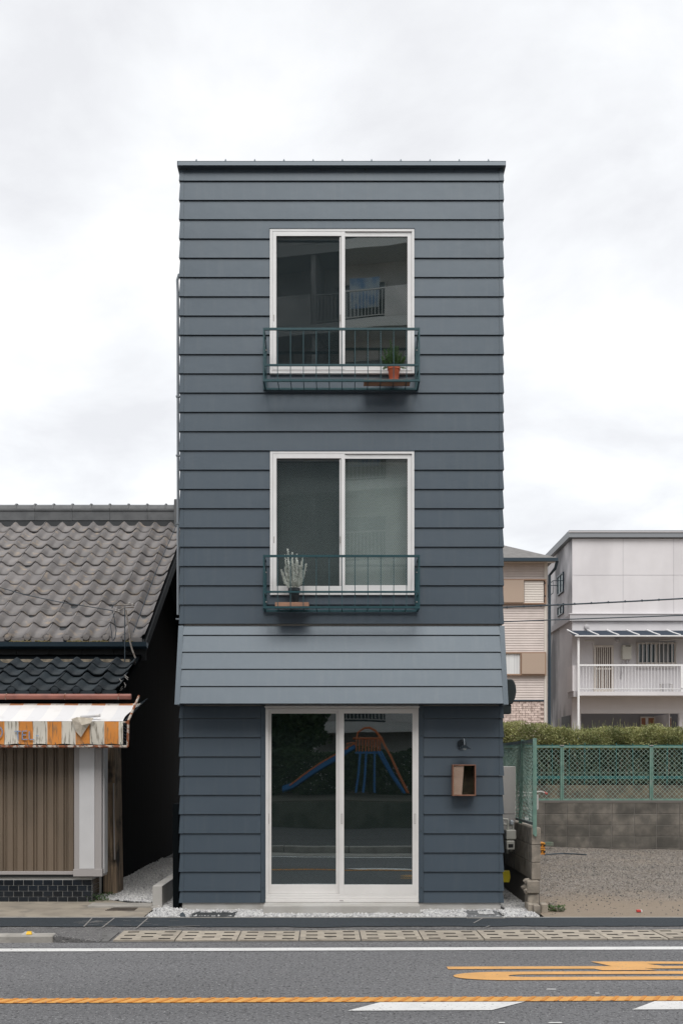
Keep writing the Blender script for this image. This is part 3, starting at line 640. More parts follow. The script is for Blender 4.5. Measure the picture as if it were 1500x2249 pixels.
# planks and plants
def plank(px0, px1, z, lbl, th=.018):
    a, b = X(px0,11.78), X(px1,11.78); t = thing('wooden_plank', lbl, 'plank', ((a+b)/2,-.18,z))
    obj('board', MB().box(a,-.265,z,b,-.09,z+th), WOODP, t, bevel=.002); return z+th
zp1 = plank(799,901,R1[2]+.013,'long reddish plank on the upper guard under the terracotta pot')
zp2 = plank(605,678.5,R2[2]+.013,'short reddish plank on the lower guard under the black pot', .05)
def pot(x, y, z, r, h, m, parent):
    o = obj('pot', MB().lathe((x,y,z),[(r*.66,0),(r*.9,h*.76),(r*.92,h*.78),(r,h*.80),(r,h),(r*.9,h),(r*.88,h*.9)],24), m, parent, smooth=True)
    obj('soil', MB().lathe((x,y,z+h*.86),[(r*.86,0),(r*.86,.008)],16), EARTH, parent); return o
px_, py_ = X(865,11.8), -.19
T1 = thing('potted_rosemary', 'green rosemary in a terracotta pot on the upper window guard', 'potted plant', (px_,py_,zp1))
pot(px_,py_,zp1,.071,.16,TERRA,T1)
def bush(x, y, z, stems, m, parent, leaf, per, wid, stemmat, aim=.5):
    sm2 = MB(); P=[]; Rm=[]; Sc=[]
    for (dx_, dy_, h) in stems:
        a = Vector((x+dx_*.25,y+dy_*.25,z)); b = Vector((x+dx_,y+dy_,z+h)); mid = (a+b)/2+Vector((dx_*.25,dy_*.2,0))
        pts = [a,mid,b]; sm2.tube(pts,.0035,5,r1=.0015)
        for i in range(per):
            t = .12+.88*i/per; p = a*(1-t)**2+mid*2*t*(1-t)+b*t*t
            tan = ((mid-a)*(1-t)+(b-mid)*t).normalized(); q = Vector((random.gauss(0,1),random.gauss(0,1),random.gauss(0,1))).normalized()
            dr_ = (q+tan*aim).normalized(); side = dr_.cross(tan).normalized(); nn_ = dr_.cross(side)
            ln = leaf*random.uniform(.7,1.2)*(1-.35*t); c = p+dr_*ln*.5
            P.append(c[:]); Sc.append((ln, wid, wid)); Rm.append([[dr_[k],side[k],nn_[k]] for k in range(3)])
    obj('stems', sm2, stemmat, parent)
    bulk('foliage', LEAF_V, LEAF_F, np.array(P), np.array(Sc), m, parent, R=np.array(Rm))
stems = [(0-.035,0,.30),(.045,.0,.235),(-.105,.0,.20),(.02,.03,.25),(-.06,.03,.22),(.08,.02,.17),(-.03,-.02,.16),(.105,0,.10),(-.11,-.02,.08),(.06,-.04,.12),(-.07,-.05,.12),(.0,-.03,.19),(-.13,.0,.12),(.12,.01,.13)]
bush(px_,py_,zp1+.15,stems,ROSEM,T1,.036,170,.0085,BARK)
bush(px_,py_,zp1+.15,[(.12,-.05,-.02),(-.12,-.05,-.03),(-.10,0,.01)],ROSEM,T1,.03,60,.006,BARK)
px_ = X(646,11.8)
T2 = thing('potted_silver_plant', 'silvery white sprigs in a black pot on the lower window guard', 'potted plant', (px_,py_,zp2))
pot(px_,py_,zp2,.067,.165,BLKPOT,T2)
st2 = [(-.10,.02,.38),(.13,.0,.27),(.11,-.03,.16),(-.14,.02,.21),(-.07,0,.44),(-.02,.0,.40),(.03,.01,.385),(.10,.0,.36),(.08,.0,.30),(-.06,-.02,.30),(.04,-.03,.31),(-.03,.03,.33),(-.10,.0,.24),(-.12,-.01,.17),(.06,.02,.26),(-.11,-.03,.10),(.09,-.02,.20),(0,-.04,.27),(.02,.04,.35)]
bush(px_,py_,zp2+.155,st2,SILVER,T2,.036,80,.016,mat('pale_stem',(.30,.32,.28),rough=.8),aim=1.4)

# wall lamp
lx, lz = X(1014,11.95), Z(1636,11.95)
wlp = thing('wall_lamp', 'small black wall lamp with a shallow shade above the mailbox', 'lamp', (lx,-.02,lz))
BLM = mat('lamp_black', (.015,.02,.025), rough=.25)
obj('wall_plate', MB().lathe((lx,-.045,lz+.012),[(.047,0),(.050,.01),(.050,.03)],20,'y'), BLM, wlp, smooth=True)
obj('arm', MB().tube([(lx+.004,-.03,lz+.035),(lx+.008,-.10,lz+.068),(lx+.012,-.16,lz+.06),(lx+.014,-.175,lz+.02),(lx+.014,-.175,lz-.01)], .007, 8), mat('lamp_arm_grey',(.12,.14,.16),rough=.3), wlp, smooth=True)
obj('lamp_shade', MB().lathe((lx+.014,-.175,lz-.05),[(.078,0),(.076,.004),(.03,.034),(.018,.045),(.014,.05),(.0135,.052)],24), BLM, wlp, smooth=True)
obj('bulb', MB().lathe((lx+.014,-.175,lz-.062),[(.004,0),(.02,.006),(.026,.02),(.02,.035)],14), mat('lamp_bulb',(.35,.4,.42),rough=.1), wlp, smooth=True)
# mailbox
mx0, mx1, mz0, mz1 = X(993,11.87), X(1044.5,11.87), Z(1748,11.87), Z(1679,11.87)
mbx = thing('mailbox', 'wooden mailbox with a glass front on the wall right of the door', 'mailbox', ((mx0+mx1)/2,-.03,mz0))
obj('case', frame4(MB(), mx0,mx1,mz0,mz1,.014,-.15,-.025), WOODM, mbx, bevel=.002)
obj('back_board', MB().box(mx0+.014,-.032,mz0+.014,mx1-.014,-.025,mz1-.014), mat('mailbox_back',(.055,.045,.03),(.03,.025,.02),12,.8), mbx)
obj('reflection_edge_panel', MB().hexa([(mx0+.015,-.138,mz0+.015),(mx0+.105,-.138,mz0+.015),(mx0+.105,-.05,mz0+.015),(mx0+.015,-.05,mz0+.015),(mx0+.015,-.138,mz1-.015),(mx0+.128,-.138,mz1-.015),(mx0+.128,-.05,mz1-.015),(mx0+.015,-.05,mz1-.015)]), mat('pink_plywood',(.52,.38,.33),(.47,.33,.28),8,.7), mbx)  # pale inner board, its slanted edge shaped to imitate a reflected building edge
obj('pane', MB().box(mx0+.013,-.146,mz0+.013,mx1-.013,-.143,mz1-.013), glassmat('mailbox_glass',1.6,(.9,.9,.88)), mbx)
# downpipe on the left wall
dp = thing('downpipe', 'slim grey downpipe with hooked top on the left side of the dark house', 'pipe', (-1.86,.12,3.6))
PIPE = mat('grey_pipe',(.24,.27,.30),rough=.4)
obj('pipe', MB().tube([(-1.80,.14,Z(604,12.1)+.03),(-1.85,.14,Z(600,12.1)),(-1.868,.14,Z(612,12.1)),(-1.862,.14,Z(640,12.1)),(-1.858,.14,Z(1215,12.1)),(-1.858,.14,3.35)], .016, 8), PIPE, dp, smooth=True)
for py in (870,1000,1150,1360): obj('bracket', MB().box(-1.882,.12,Z(py,12.1),-1.80,.16,Z(py,12.1)+.015), PIPE, dp)
# vent hood on the right wall
vz = Z(1530,12.3); vx = X(1108,12.3)
vh = thing('vent_hood', 'black curved vent hood projecting from the right wall beside the skirt', 'vent', (1.83,.3,vz))
BLV = mat('vent_black',(.012,.02,.022),rough=.5)
pr = [(1.80,vz-.14)]+[(1.80+ (X(1131,12.3)-1.80)*math.sin(math.pi*(.08+.5*t/10*1.55)) if t else 1.82, vz-.13+.33*t/10) for t in range(11)]+[(1.80,vz+.2)]
obj('hood', MB().prism([(1.80,vz-.1),(X(1122,12.3),vz-.09),(X(1128,12.3),vz-.02),(X(1130.5,12.3),vz+.05),(X(1129.5,12.3),vz+.12),(X(1126,12.3),vz+.17),(X(1121,12.3),vz+.195),(1.80,vz+.20)], .2, .45, 'y'), BLV, vh, bevel=.01)
obj('outlet', MB().box(1.80,.22,vz-.20,X(1120,12.3),.43,vz-.095), BLV, vh, bevel=.004)

# gas heater, meter and yellow cover in the side passage
hz0, hz1 = Z(1824,13.2), Z(1683,13.2); hx1 = X(1132,13.2)
gh = thing('gas_water_heater', 'slim white wall heater in the passage right of the dark house', 'water heater', (2.0,1.2,hz0))
obj('case', MB().box(1.825,1.2,hz0,hx1,1.45,hz1), STEELW, gh, bevel=.008)
obj('cover_seam', MB().box(1.83,1.195,Z(1787,13.2),hx1-.004,1.2,Z(1786,13.2)), PANELF, gh); obj('sticker', MB().box(hx1+.0005,1.24,Z(1755,13.2),hx1+.002,1.30,Z(1745,13.2)), NAVY, gh)
gm = thing('gas_meter', 'beige gas meter with grey pipes on the right side of the dark house', 'gas meter', (1.98,.6,Z(1871,12.6)))
a, b = X(1109,12.6), X(1131,12.6); z0, z1 = Z(1871,12.6), Z(1822,12.6)
obj('body', MB().box(a,.52,Z(1843,12.6),b,.68,z1), METERM, gm, bevel=.012); obj('dial_box', MB().box(a+.0,.50,z0+.03,b-.02,.66,Z(1845,12.6)), METERM, gm, bevel=.012)
obj('dial_glass', MB().box(a+.02,.497,z0+.06,b-.04,.4995,z0+.10), GASK, gm)
obj('pipe', MB().tube([(a+.03,.6,z1),(a+.03,.6,Z(1800,12.6)),(1.80,.6,Z(1797,12.6))],.016,8), METERM, gm, smooth=True)
obj('valve', MB().lathe((a+.07,.58,Z(1812,12.6)),[(.012,0),(.024,.01),(.026,.04),(.016,.06)],12), mat('galvanised',(.35,.38,.40),rough=.4,metal=.5), gm, smooth=True)
obj('pipe', MB().tube([(b-.03,.6,z1),(b-.03,.6,z1+.05),(1.80,.62,z1+.08)],.014,8), METERM, gm, smooth=True)
obj('pipe', MB().tube([(a+.03,.62,z0+.03),(a+.03,.62,z0-.02)],.018,8).tube([(b-.05,.62,z0+.04),(b-.05,.62,z0)],.018,8), METERM, gm, smooth=True)
yc = thing('yellow_pipe_cover', 'yellow plastic pipe guard low on the right side of the dark house', 'pipe cover', (1.95,.8,0))
obj('cover', MB().prism([(1.80,Z(1936,12.8)),(X(1115,12.8),Z(1936,12.8)),(X(1117.5,12.8),Z(1925,12.8)),(X(1116,12.8),Z(1911,12.8)),(1.80,Z(1911,12.8))], .7,.8,'y'), YEL, yc, bevel=.004)
obj('pipe', MB().tube([(1.91,.76,-.02),(1.91,.76,.3)],.015,8), YEL, yc)
# covers in the gravel
def gcover(px0,px1,py0,py1,lbl,m):
    d0 = (CAMZ-.012)*F/(py1-1680); d1 = (CAMZ-.012)*F/(py0-1680); xa_, xb_ = X(px0,d0), X(px1,d0)
    t = thing('utility_cover', lbl, 'utility cover', ((xa_+xb_)/2,CAMY+d0,0)); obj('plate', MB().box(xa_,CAMY+d0,-.02,xb_,CAMY+d1,.012), m, t, bevel=.003)
    obj('rim', frame4(MB(),0,1,0,1,.1,0,1) if False else MB().box(xa_-.02,CAMY+d0-.015,-.02,xb_+.02,CAMY+d0-.001,.006), CONC, t)
    for k in range(1,4): obj('groove', MB().box(xa_+.03,CAMY+d0+(d1-d0)*k/4-.003,.0122,xb_-.03,CAMY+d0+(d1-d0)*k/4+.003,.0135), GASK, t)
    return t
gcover(417,514,2000,2013,'dark rectangular cover in the white gravel left of the door step',mat('slate_cover',(.06,.065,.068),(.04,.043,.046),14,.7))
uc = gcover(1028,1104,1998,2014,'grey concrete utility cover in the gravel below the mailbox',mat('grey_cover',(.17,.175,.18),(.13,.135,.14),10,.8))
P, Q = scatter(260, X(1052,11.6), X(1085,11.6), -.42, -.24, lambda a,b: .018, .006, .011, None)
bulk('spilled_gravel', ICO_V, ICO_F, P, Q, GRAVM, label='small patch of white gravel spilled on the grey utility cover', cat='gravel')
t = thing('drain_grate', 'rusty slotted grate set in the old concrete apron', 'grate', (X(262,12),0,0))
d0 = CAMZ*F/(2001.5-1680); d1 = CAMZ*F/(1993.5-1680); xa_, xb_ = X(232,d0), X(296,d0)
for k in range(6): yy = CAMY+d0+(d1-d0)*k/6; obj('slat', MB().box(xa_+.02*k/2,yy,.002,xb_,yy+.02,.014), mat('rusty_iron',(.09,.075,.06),(.05,.04,.035),20,.8) if k == 0 else bpy.data.materials['rusty_iron'], t)
obj('pit', MB().box(xa_-.01,CAMY+d0-.01,.001,xb_+.01,CAMY+d1+.01,.0045), GASK, t)
t = thing('stone_chunk', 'dark broken stone lying in the gravel near the dark cover', 'stone', (X(402,11.5),-.49,0))
obj('stone', MB().hexa([(X(391,11.5),-.53,-.02),(X(413,11.5),-.53,-.02),(X(411,11.5),-.44,-.02),(X(394,11.5),-.44,-.02),(X(398,11.5),-.51,.045),(X(404,11.5),-.51,.05),(X(402,11.5),-.46,.045),(X(400,11.5),-.46,.045)]), mat('dark_stone',(.05,.065,.08),rough=.7), t)
# low kerb wall by the alley
kw = thing('low_kerb_wall', 'low pale concrete kerb wall leading into the alley beside the dark house', 'low wall', (-2.1,.2,0))
obj('wall', MB().box(-2.16,.2,-.05,-2.05,4.5,.255), CONCL, kw, bevel=.006)
obj('footing', MB().box(-2.9,.17,-.05,-2.163,.42,.035).box(-2.162,.08,-.05,-2.04,.197,.03), CONC, kw, bevel=.01)
# something dark standing against the left wall foot
obj('side_flashing', MB().box(-1.90,.02,0,-1.832,.3,1.2), BLACKW, H)

# ============================================================ LEFT NEIGHBOUR
NB = thing('old_tiled_house', 'old two level house with grey wavy tile roof and dark side wall', 'house', (-4.5,3,0))
VX = -2.65; DE, DRR = 14.4, 18.3; ZE, ZR = 3.36, 5.80; YE, YR = DE+CAMY, DRR+CAMY
TW = .265; NR = 12
def wave(u):   # S-tile section: u 0..1
    return .034*math.cos(2*math.pi*u)+.010*math.cos(4*math.pi*u)
def tilemesh(name, length, slope, w=TW, seg=9, th=.016, eave=False, lift=.020):
    m = MB(); vs = []; fs = []; ca, sa = math.cos(slope), math.sin(slope)
    def P_(x, t, h): return (x, t*ca-h*sa, t*sa+h*ca)
    cols = [i/seg for i in range(seg+1)]
    for t, lf in ((0, lift), (length*1.06, 0)):
        for u in cols: vs.append(P_(u*w+(.004 if t == 0 else .0), t, wave(u)+lf))
    for u in cols: vs.append(P_(u*w, 0, wave(u)+lift-th))
    k = seg+1
    for i in range(seg):
        fs.append((i,i+1,k+i+1,k+i)); fs.append((2*k+i,2*k+i+1,i+1,i))
    m.add(vs, fs)
    if eave:
        c = P_(w*.02, -.012, .012); m.lathe((c[0],c[1],c[2]),[(.012,-.016),(.042,-.012),(.05,0),(.05,.03)],12,'y')
        m.box(w*.15,-.01,-.055,w*.85,.0,-.0)
    me = m.mesh(name, fix=False)
    for p in me.polygons: p.use_smooth = p.index < 2*seg and p.index % 2 == 0
    return me
slope = math.atan2(ZR-ZE, YR-YE); SL = math.hypot(ZR-ZE, YR-YE); RL = SL/(NR+.15)
tm = withmat(tilemesh('roof_tile', RL, slope), TILE); te = withmat(tilemesh('eave_tile', RL, slope, eave=True), TILE)
tl = withmat(tilemesh('roof_tile', RL, slope), TILE)
for r in range(NR):
    yy = YE+r*RL*math.cos(slope); z_ = ZE+r*RL*math.sin(slope)
    for c in range(19):
        piece('roof_tile' if r else 'eave_tile', tm if r else te, NB, (VX-(c+1)*TW+random.gauss(0,.0012), yy+random.gauss(0,.002), z_+random.gauss(0,.003)), (random.gauss(0,.006),0,random.gauss(0,.008)))
obj('roof_deck', MB().prism([(YE,ZE-.03),(YR,ZR-.03),(YR+4,ZR-2.6),(YR+4,ZR-2.7),(YR,ZR-.12),(YE,ZE-.1)], VX-6, VX-.01, 'x'), BEAM, NB)
obj('verge_board', MB().prism([(YE+.02,ZE-.03),(YR,ZR-.03),(YR+4,ZR-2.6),(YR+4,ZR-2.8),(YR,ZR-.2),(YE+.02,ZE-.17)], VX-.008, VX+.02, 'x'), BEAM, NB)
# ridge
ym, zr = YR, ZR+.02
rm = withmat(MB().box(0,-.10,0,.636,.10,.16).box(.0,-.115,.162,.634,.115,.195).mesh('ridge_tile'), RIDGEM)
rc = withmat(MB().prism([(-.10,0),(-.085,.05),(-.03,.085),(.03,.085),(.085,.05),(.10,0)], 0, .318, 'x').mesh('ridge_cap'), RIDGEM)
rk = withmat(MB().prism([(-.11,0),(-.09,.065),(-.03,.105),(.03,.105),(.09,.065),(.11,0)], 0, .03, 'x').mesh('ridge_knob'), RIDGEM)
for k in range(9): piece('ridge_tile', rm, NB, (VX-.02-(k+1)*.64, ym, zr))
for k in range(18):
    piece('ridge_cap', rc, NB, (VX-.02-(k+1)*.32, ym, zr+.197)); piece('ridge_knob', rk, NB, (VX-.05-(k+1)*.32, ym, zr+.198))
obj('ridge_bed', MB().box(VX-6,ym-.09,zr-.14,X(385,DRR),ym+.09,zr-.002), BEAM, NB)
obj('ridge_end', MB().box(X(385,DRR)+0,ym-.14,zr-.12,X(385,DRR)+.10,ym+.14,zr+.36), RIDGEM, NB, bevel=.02)
# walls
SW = -3.12
obj('side_wall', MB().add([(SW,2.7,0),(SW,11,0),(SW,11,5.4),(SW,YR+.8,5.4),(SW,YR,ZR-.15),(SW,2.7,ZE+.1),(SW-.1,2.7,0),(SW-.1,11,0),(SW-.1,11,5.4),(SW-.1,YR+.8,5.4),(SW-.1,YR,ZR-.15),(SW-.1,2.7,ZE+.1)],
    [(0,1,2,3,4,5),(11,10,9,8,7,6),(0,5,11,6),(1,0,6,7)]), BLACKW, NB)
obj('upper_front_wall', MB().box(-9,2.7,2.3,SW-.1,2.8,3.32), BLACKW, NB)
obj('lower_front_wall', MB().box(-9,1.75,0,SW+.0,1.85,2.7), BLACKW, NB); obj('lower_side_wall', MB().box(SW-.1,1.86,0,SW-.005,2.69,2.7), BLACKW, NB)
fp = [(VX-.02,-.0)]
for k in range(9): a = X(323,14.5)-.002-(k+1)*.44; obj('fascia_panel', MB().box(a,YE+.08,Z(1450,14.5),a+.436,YE+.11,Z(1411,14.5)), BEAM, NB)
obj('soffit', MB().box(-9,YE+.11,Z(1447,14.5),VX-.04,2.7,Z(1440,14.5)), BEAM, NB)
gt = MB(); gz = Z(1411,14.35)
gt.prism([(YE-.13,gz+.0),(YE-.12,gz-.06),(YE-.06,gz-.09),(YE+.0,gz-.06),(YE+.01,gz),(YE-.0,gz),(YE-.01,gz-.05),(YE-.06,gz-.075),(YE-.11,gz-.05),(YE-.12,gz)], -9, VX+.04, 'x')
obj('gutter', gt, NAVY, NB)
# moss in the gutter
nm = 900; P = np.column_stack([RNG.uniform(-4.6,VX,nm), RNG.uniform(YE-.10,YE,nm), np.full(nm,gz-.012)+RNG.uniform(0,.02,nm)]); P = P[(np.sin(P[:,0]*7)+np.sin(P[:,0]*17)) > -.2]
bulk('gutter_moss', ICO_V, ICO_F, P, np.column_stack([RNG.uniform(.008,.022,len(P))]*3), mat('moss',(.09,.085,.03),(.14,.10,.05),30,.95,world=True), NB)
# lower roof
ls = math.atan2(.42,.95); l1 = withmat(tilemesh('lower_roof_tile', .30, ls, eave=False, lift=.03), TILE_SHADED); l2 = withmat(tilemesh('lower_eave_tile', .30, ls, eave=True, lift=.03), TILE_SHADED)
LY, LZ = 1.0, Z(1518,13.0)
for r in range(4):
    for c in range(12):
        piece('lower_roof_tile' if r else 'lower_eave_tile', l1 if r else l2, NB, (-2.70-(c+1)*TW-.10*(r>3), LY+r*.30*math.cos(ls), LZ+r*.30*math.sin(ls)+random.gauss(0,.004)), (random.gauss(0,.012),0,0))
obj('lower_roof_deck', MB().prism([(LY+.05,LZ-.05),(2.7,LZ+.70),(2.7,LZ+.62),(LY+.05,LZ-.13)], -9, -2.72, 'x'), BLACKW, NB)
obj('plaster_bed', MB().box(-9,LY+1.10,LZ+.44,-2.80,LY+1.2,LZ+.50), mat('old_plaster',(.26,.22,.17),(.14,.12,.09),12,.95,.8,40), NB)
cg = MB(); cz = Z(1530,12.9)
for i in range(1): cg.tube([(-9,.9,cz),(X(289,12.9),.9,cz)], .034, 10)
obj('copper_gutter', cg, COPPER, NB, smooth=True)
for px in (15,144,262): obj('gutter_strap', MB().tube([(X(px,12.9),.9,cz)]+[(X(px,12.9)+.004*math.sin(a_),.9-.038*math.cos(a_),cz+.038*math.sin(a_)) for a_ in np.linspace(-2,2,8)], .004, 5), RUST, NB)
# shopfront
SFY = .66
sx1 = X(165,12.66)
obj('shop_wall', MB().box(-9,SFY+.07,.0,-2.97,1.74,2.10), BLACKW, NB)
prof = []; 
m = MB(); x = -6.5; pts = []
pitch = 22.3*12.66/F
x = sx1-.012; seq = []
while x > -6.5:
    seq += [(x,0),(x-pitch*.50,0),(x-pitch*.56,.022),(x-pitch*.70,.022),(x-pitch*.74,.008),(x-pitch*.82,.008),(x-pitch*.86,.022),(x-pitch*.95,.022)]; x -= pitch
vs = []
for xx, yy in seq: vs += [(xx,SFY+yy,Z(1915,12.66)),(xx,SFY+yy,2.12)]
m.add(vs, [(2*i,2*i+1,2*i+3,2*i+2) for i in range(len(seq)-1)])
obj('shutter', m, SHUT, NB)
obj('shutter_rail', MB().box(-6.5,SFY-.03,Z(1921,12.63),sx1,SFY+.06,Z(1914,12.63)), PANELF, NB, bevel=.003)
obj('sill_board', MB().box(-6.5,SFY-.01,Z(1927,12.65),sx1,SFY+.06,Z(1921.5,12.65)), BEAM, NB)
pf0, pf1 = sx1+.005, X(233,12.66)-.02
obj('pillar', MB().box(pf0,SFY-.05,Z(1925,12.61),X(224,12.61),SFY+.2,2.12), PANELF, NB, bevel=.004)
obj('pillar_panel', MB().box(X(175,12.6),SFY-.058,Z(1908,12.6),X(208,12.6),SFY-.051,2.12), PANELW, NB)
obj('pillar_foot', MB().box(pf0-.008,SFY-.065,Z(1925,12.6),X(225.5,12.6),SFY+.2,Z(1909,12.6)), PANELF, NB, bevel=.003)
obj('pillar_side_strip', MB().box(X(227,12.7),SFY+.02,Z(1918,12.7),X(231,12.7),SFY+.2,2.12), PANELW, NB)
# glazed tiles
bw, bh = .1165, 12.5*12.66/F; zt0 = Z(1931.5,12.66)
obj('tile_base', MB().box(-6.6,SFY+.006,-.02,X(203,12.66),SFY+.5,Z(1927,12.66)), GROUT, NB)
bt = withmat(MB().cbox(0,0,0,bw-.007,.012,bh-.007,.002).mesh('glazed_tile'), BTILE); bs = withmat(MB().cbox(0,0,0,.012,bw-.007,bh-.007,.002).mesh('glazed_tile'), BTILE)
hb = withmat(MB().cbox(0,0,0,bw*.5-.007,.012,bh-.007,.002).mesh('glazed_tile_half'), BTILE)
xr = X(203,12.66)
for r in range(4):
    z_ = zt0-(r+1)*bh; o_ = 0 if r % 2 == 0 else bw*.5
    if o_: piece('glazed_tile', hb, NB, (xr-bw*.5+.004, SFY-.004, z_))
    for c in range(15): piece('glazed_tile', bt, NB, (xr-o_-(c+1)*bw+.004, SFY-.004, z_))
    for c in range(3): piece('glazed_tile', bs, NB, (xr-.006, SFY+.012+c*bw, z_))
obj('tile_plinth', MB().box(-6.6,SFY-.02,-.03,xr-.01,SFY+.004,zt0-4*bh-.004), CONC, NB)
obj('corner_post', MB().hexa([(X(229,13.35),1.3,0),(X(259,13.35),1.3,0),(X(259,13.35),1.72,0),(X(229,13.35),1.72,0),(X(231,13.35),1.3,2.4),(X(252,13.35),1.3,2.4),(X(252,13.35),1.72,2.4),(X(231,13.35),1.72,2.4)]), OLDWOOD, NB, bevel=.01)
obj('conduit', MB().tube([(X(249,13.25),1.28,Z(1720,13.25)),(X(250,13.25),1.27,Z(1800,13.25)),(X(252,13.25),1.27,Z(1888,13.25))], .010, 6), PANELF, NB)
# weeds at the foot of the post
def weeds(cx, cy, n, rad, hgt, lbl, z=0):
    P = []; Sc = []
    for i in range(n):
        a = random.random()*6.28; r = rad*math.sqrt(random.random()); P.append((cx+r*math.cos(a)*1.6, cy+r*math.sin(a), z+random.random()*hgt)); Sc.append((.03,.014,.014))
    t = thing('weed_clump', lbl, 'weeds', (cx,cy,z)); bulk('leaves', LEAF_V, LEAF_F, np.array(P), np.array(Sc), WEED, t)
weeds(X(215,12.8), .72, 160, .10, .10, 'weeds growing at the corner of the black tiled shop base')
weeds(X(238,13.2), 1.2, 90, .06, .06, 'weeds at the foot of the rotten corner post')
weeds(X(1220,12.05), .0, 140, .07, .06, 'bright green weeds beside the broken block wall end')

# awning
AW = thing('shop_awning', 'faded orange and white striped canvas awning on a rusty pipe frame', 'awning', (-4,.5,1.86))
def stripes(name, x0, per, duty, ca, cb, dirt):
    m = mat(name, ca, None, rough=.8, world=True); N, L, p = node_of(m); g_ = N.new('ShaderNodeNewGeometry'); s_ = N.new('ShaderNodeSeparateXYZ'); L.new(g_.outputs['Position'], s_.inputs[0])
    def M(op, a, b=None):
        q = N.new('ShaderNodeMath'); q.operation = op
        for i_, v in enumerate((a, b)):
            if v is None: continue
            if hasattr(v, 'is_linked') or not isinstance(v, (int,float)): L.new(v, q.inputs[i_])
            else: q.inputs[i_].default_value = v
        return q.outputs[0]
    fr_ = M('LESS_THAN', M('FRACT', M('DIVIDE', M('SUBTRACT', s_.outputs[0], x0), per)), duty)
    mm = N.new('ShaderNodeMix'); mm.data_type = 'RGBA'; L.new(fr_, mm.inputs[0]); mm.inputs[6].default_value = (*cb,1); mm.inputs[7].default_value = (*ca,1); col = mm.outputs[2]
    for (sc_, st, lo, hi, cc, amt) in dirt:
        mp = N.new('ShaderNodeMapping'); mp.inputs['Scale'].default_value = st; L.new(g_.outputs['Position'], mp.inputs[0]); z = N.new('ShaderNodeTexNoise'); z.inputs['Scale'].default_value = sc_; z.inputs['Detail'].default_value = 6; L.new(mp.outputs[0], z.inputs['Vector'])
        r = N.new('ShaderNodeMapRange'); r.inputs[1].default_value = lo; r.inputs[2].default_value = hi; r.inputs[4].default_value = amt; L.new(z.outputs['Fac'], r.inputs[0])
        m3 = N.new('ShaderNodeMix'); m3.data_type = 'RGBA'; L.new(r.outputs[0], m3.inputs[0]); L.new(col, m3.inputs[6]); m3.inputs[7].default_value = (*cc,1); col = m3.outputs[2]
    L.new(col, p.inputs['Base Color']); return m
XO = X(42,12.35)
AWV = stripes('awning_valance', XO, .331, .50, (.62,.235,.045), (.60,.57,.50), [(9,(6,6,.5),.52,.68,(.12,.10,.07),.85),(3,(1,1,1),.58,.75,(.30,.27,.20),.7)])
AWT = stripes('awning_top', XO+.05, .331, .50, (.66,.66,.67), (.72,.71,.70), [(4,(1,1,1),.55,.8,(.45,.43,.40),.5)])
AWO = stripes('awning_top_edge', XO+.05, .331, .50, (.50,.20,.08), (.62,.58,.52), [(9,(3,3,1),.5,.7,(.3,.2,.12),.6)])
ax1 = X(271,12.35); ax0 = -7.5; zA, zBd, zC = Z(1545,12.95), Z(1584,12.35), Z(1634,12.35)
m = MB(); nx = 60; nz_ = 13; vs = []
for i in range(nx+1):
    u = i/nx; x = ax0+(ax1-ax0)*u
    for j in range(nz_+1):
        t = j/nz_; sag = -.03*math.sin(math.pi*t)-.008*math.sin(x*4+t*3)*math.sin(math.pi*t); xx = x+(.10*(1-t) if i == nx else 0)-(0.06*math.sin(math.pi*t) if i == nx else 0)
        vs.append((xx,.95+(.35-.95)*t, zA+(zBd-zA)*t+sag))
m.add(vs, [(i*(nz_+1)+j,(i+1)*(nz_+1)+j,(i+1)*(nz_+1)+j+1,i*(nz_+1)+j+1) for i in range(nx) for j in range(1,nz_)])
obj('canvas_top', m, AWT, AW, smooth=True)
m2_ = MB(); m2_.add(vs, [(i*(nz_+1)+j,(i+1)*(nz_+1)+j,(i+1)*(nz_+1)+j+1,i*(nz_+1)+j+1) for i in range(nx) for j in range(0,1)]); obj('canvas_back_edge', m2_, AWO, AW)
m = MB(); vs = []
for i in range(nx*2+1):
    x = ax0+(ax1-ax0)*i/(nx*2)
    for j in range(4):
        t = j/3; vs.append((x,.348+.006*math.sin(x*9+t)+.01*math.sin(math.pi*t)*math.sin(x*3), zBd-.002+(zC-zBd)*t+(.006*math.sin(x*23) if j == 3 else 0)))
m.add(vs, [(i*4+j,(i+1)*4+j,(i+1)*4+j+1,i*4+j+1) for i in range(nx*2) for j in range(3)])
obj('valance', m, AWV, AW, smooth=True)
fx = X(281,12.35)
obj('frame', MB().tube([(ax0,.355,zC-.03),(fx,.355,zC-.03)],.016,8).tube([(fx,.355,zC-.03),(fx+.005,.36,zBd+.0),(X(309,13.1),1.0,Z(1530,13.1))],.015,8).tube([(ax0,.37,zBd-.012),(fx,.37,zBd-.012)],.012,8), RUST, AW, smooth=True)
m = MB(); x = ax1-.03
while x > -4.6:
    m.tube([(x,.345,zC+.02),(x+.02,.335,zC-.03),(x+.07,.36,zC-.05)], .0035, 4); x -= .108
for k in range(7):
    t = k/6; m.tube([(ax1-.005,.345,zBd-.02-t*.24),(fx,.35,zBd-.06-t*.22)], .003, 4)
for k in range(9):
    t = k/8; m.tube([(ax1+.07-.11*t+.03*t,.90-.5*t,zA-.01+(zBd-zA)*t),(ax1+.17-.13*t,.97-.55*t,zA+.06+(zBd-zA)*t*1.1)], .003, 4)
obj('lacing', m, WIREM, AW)
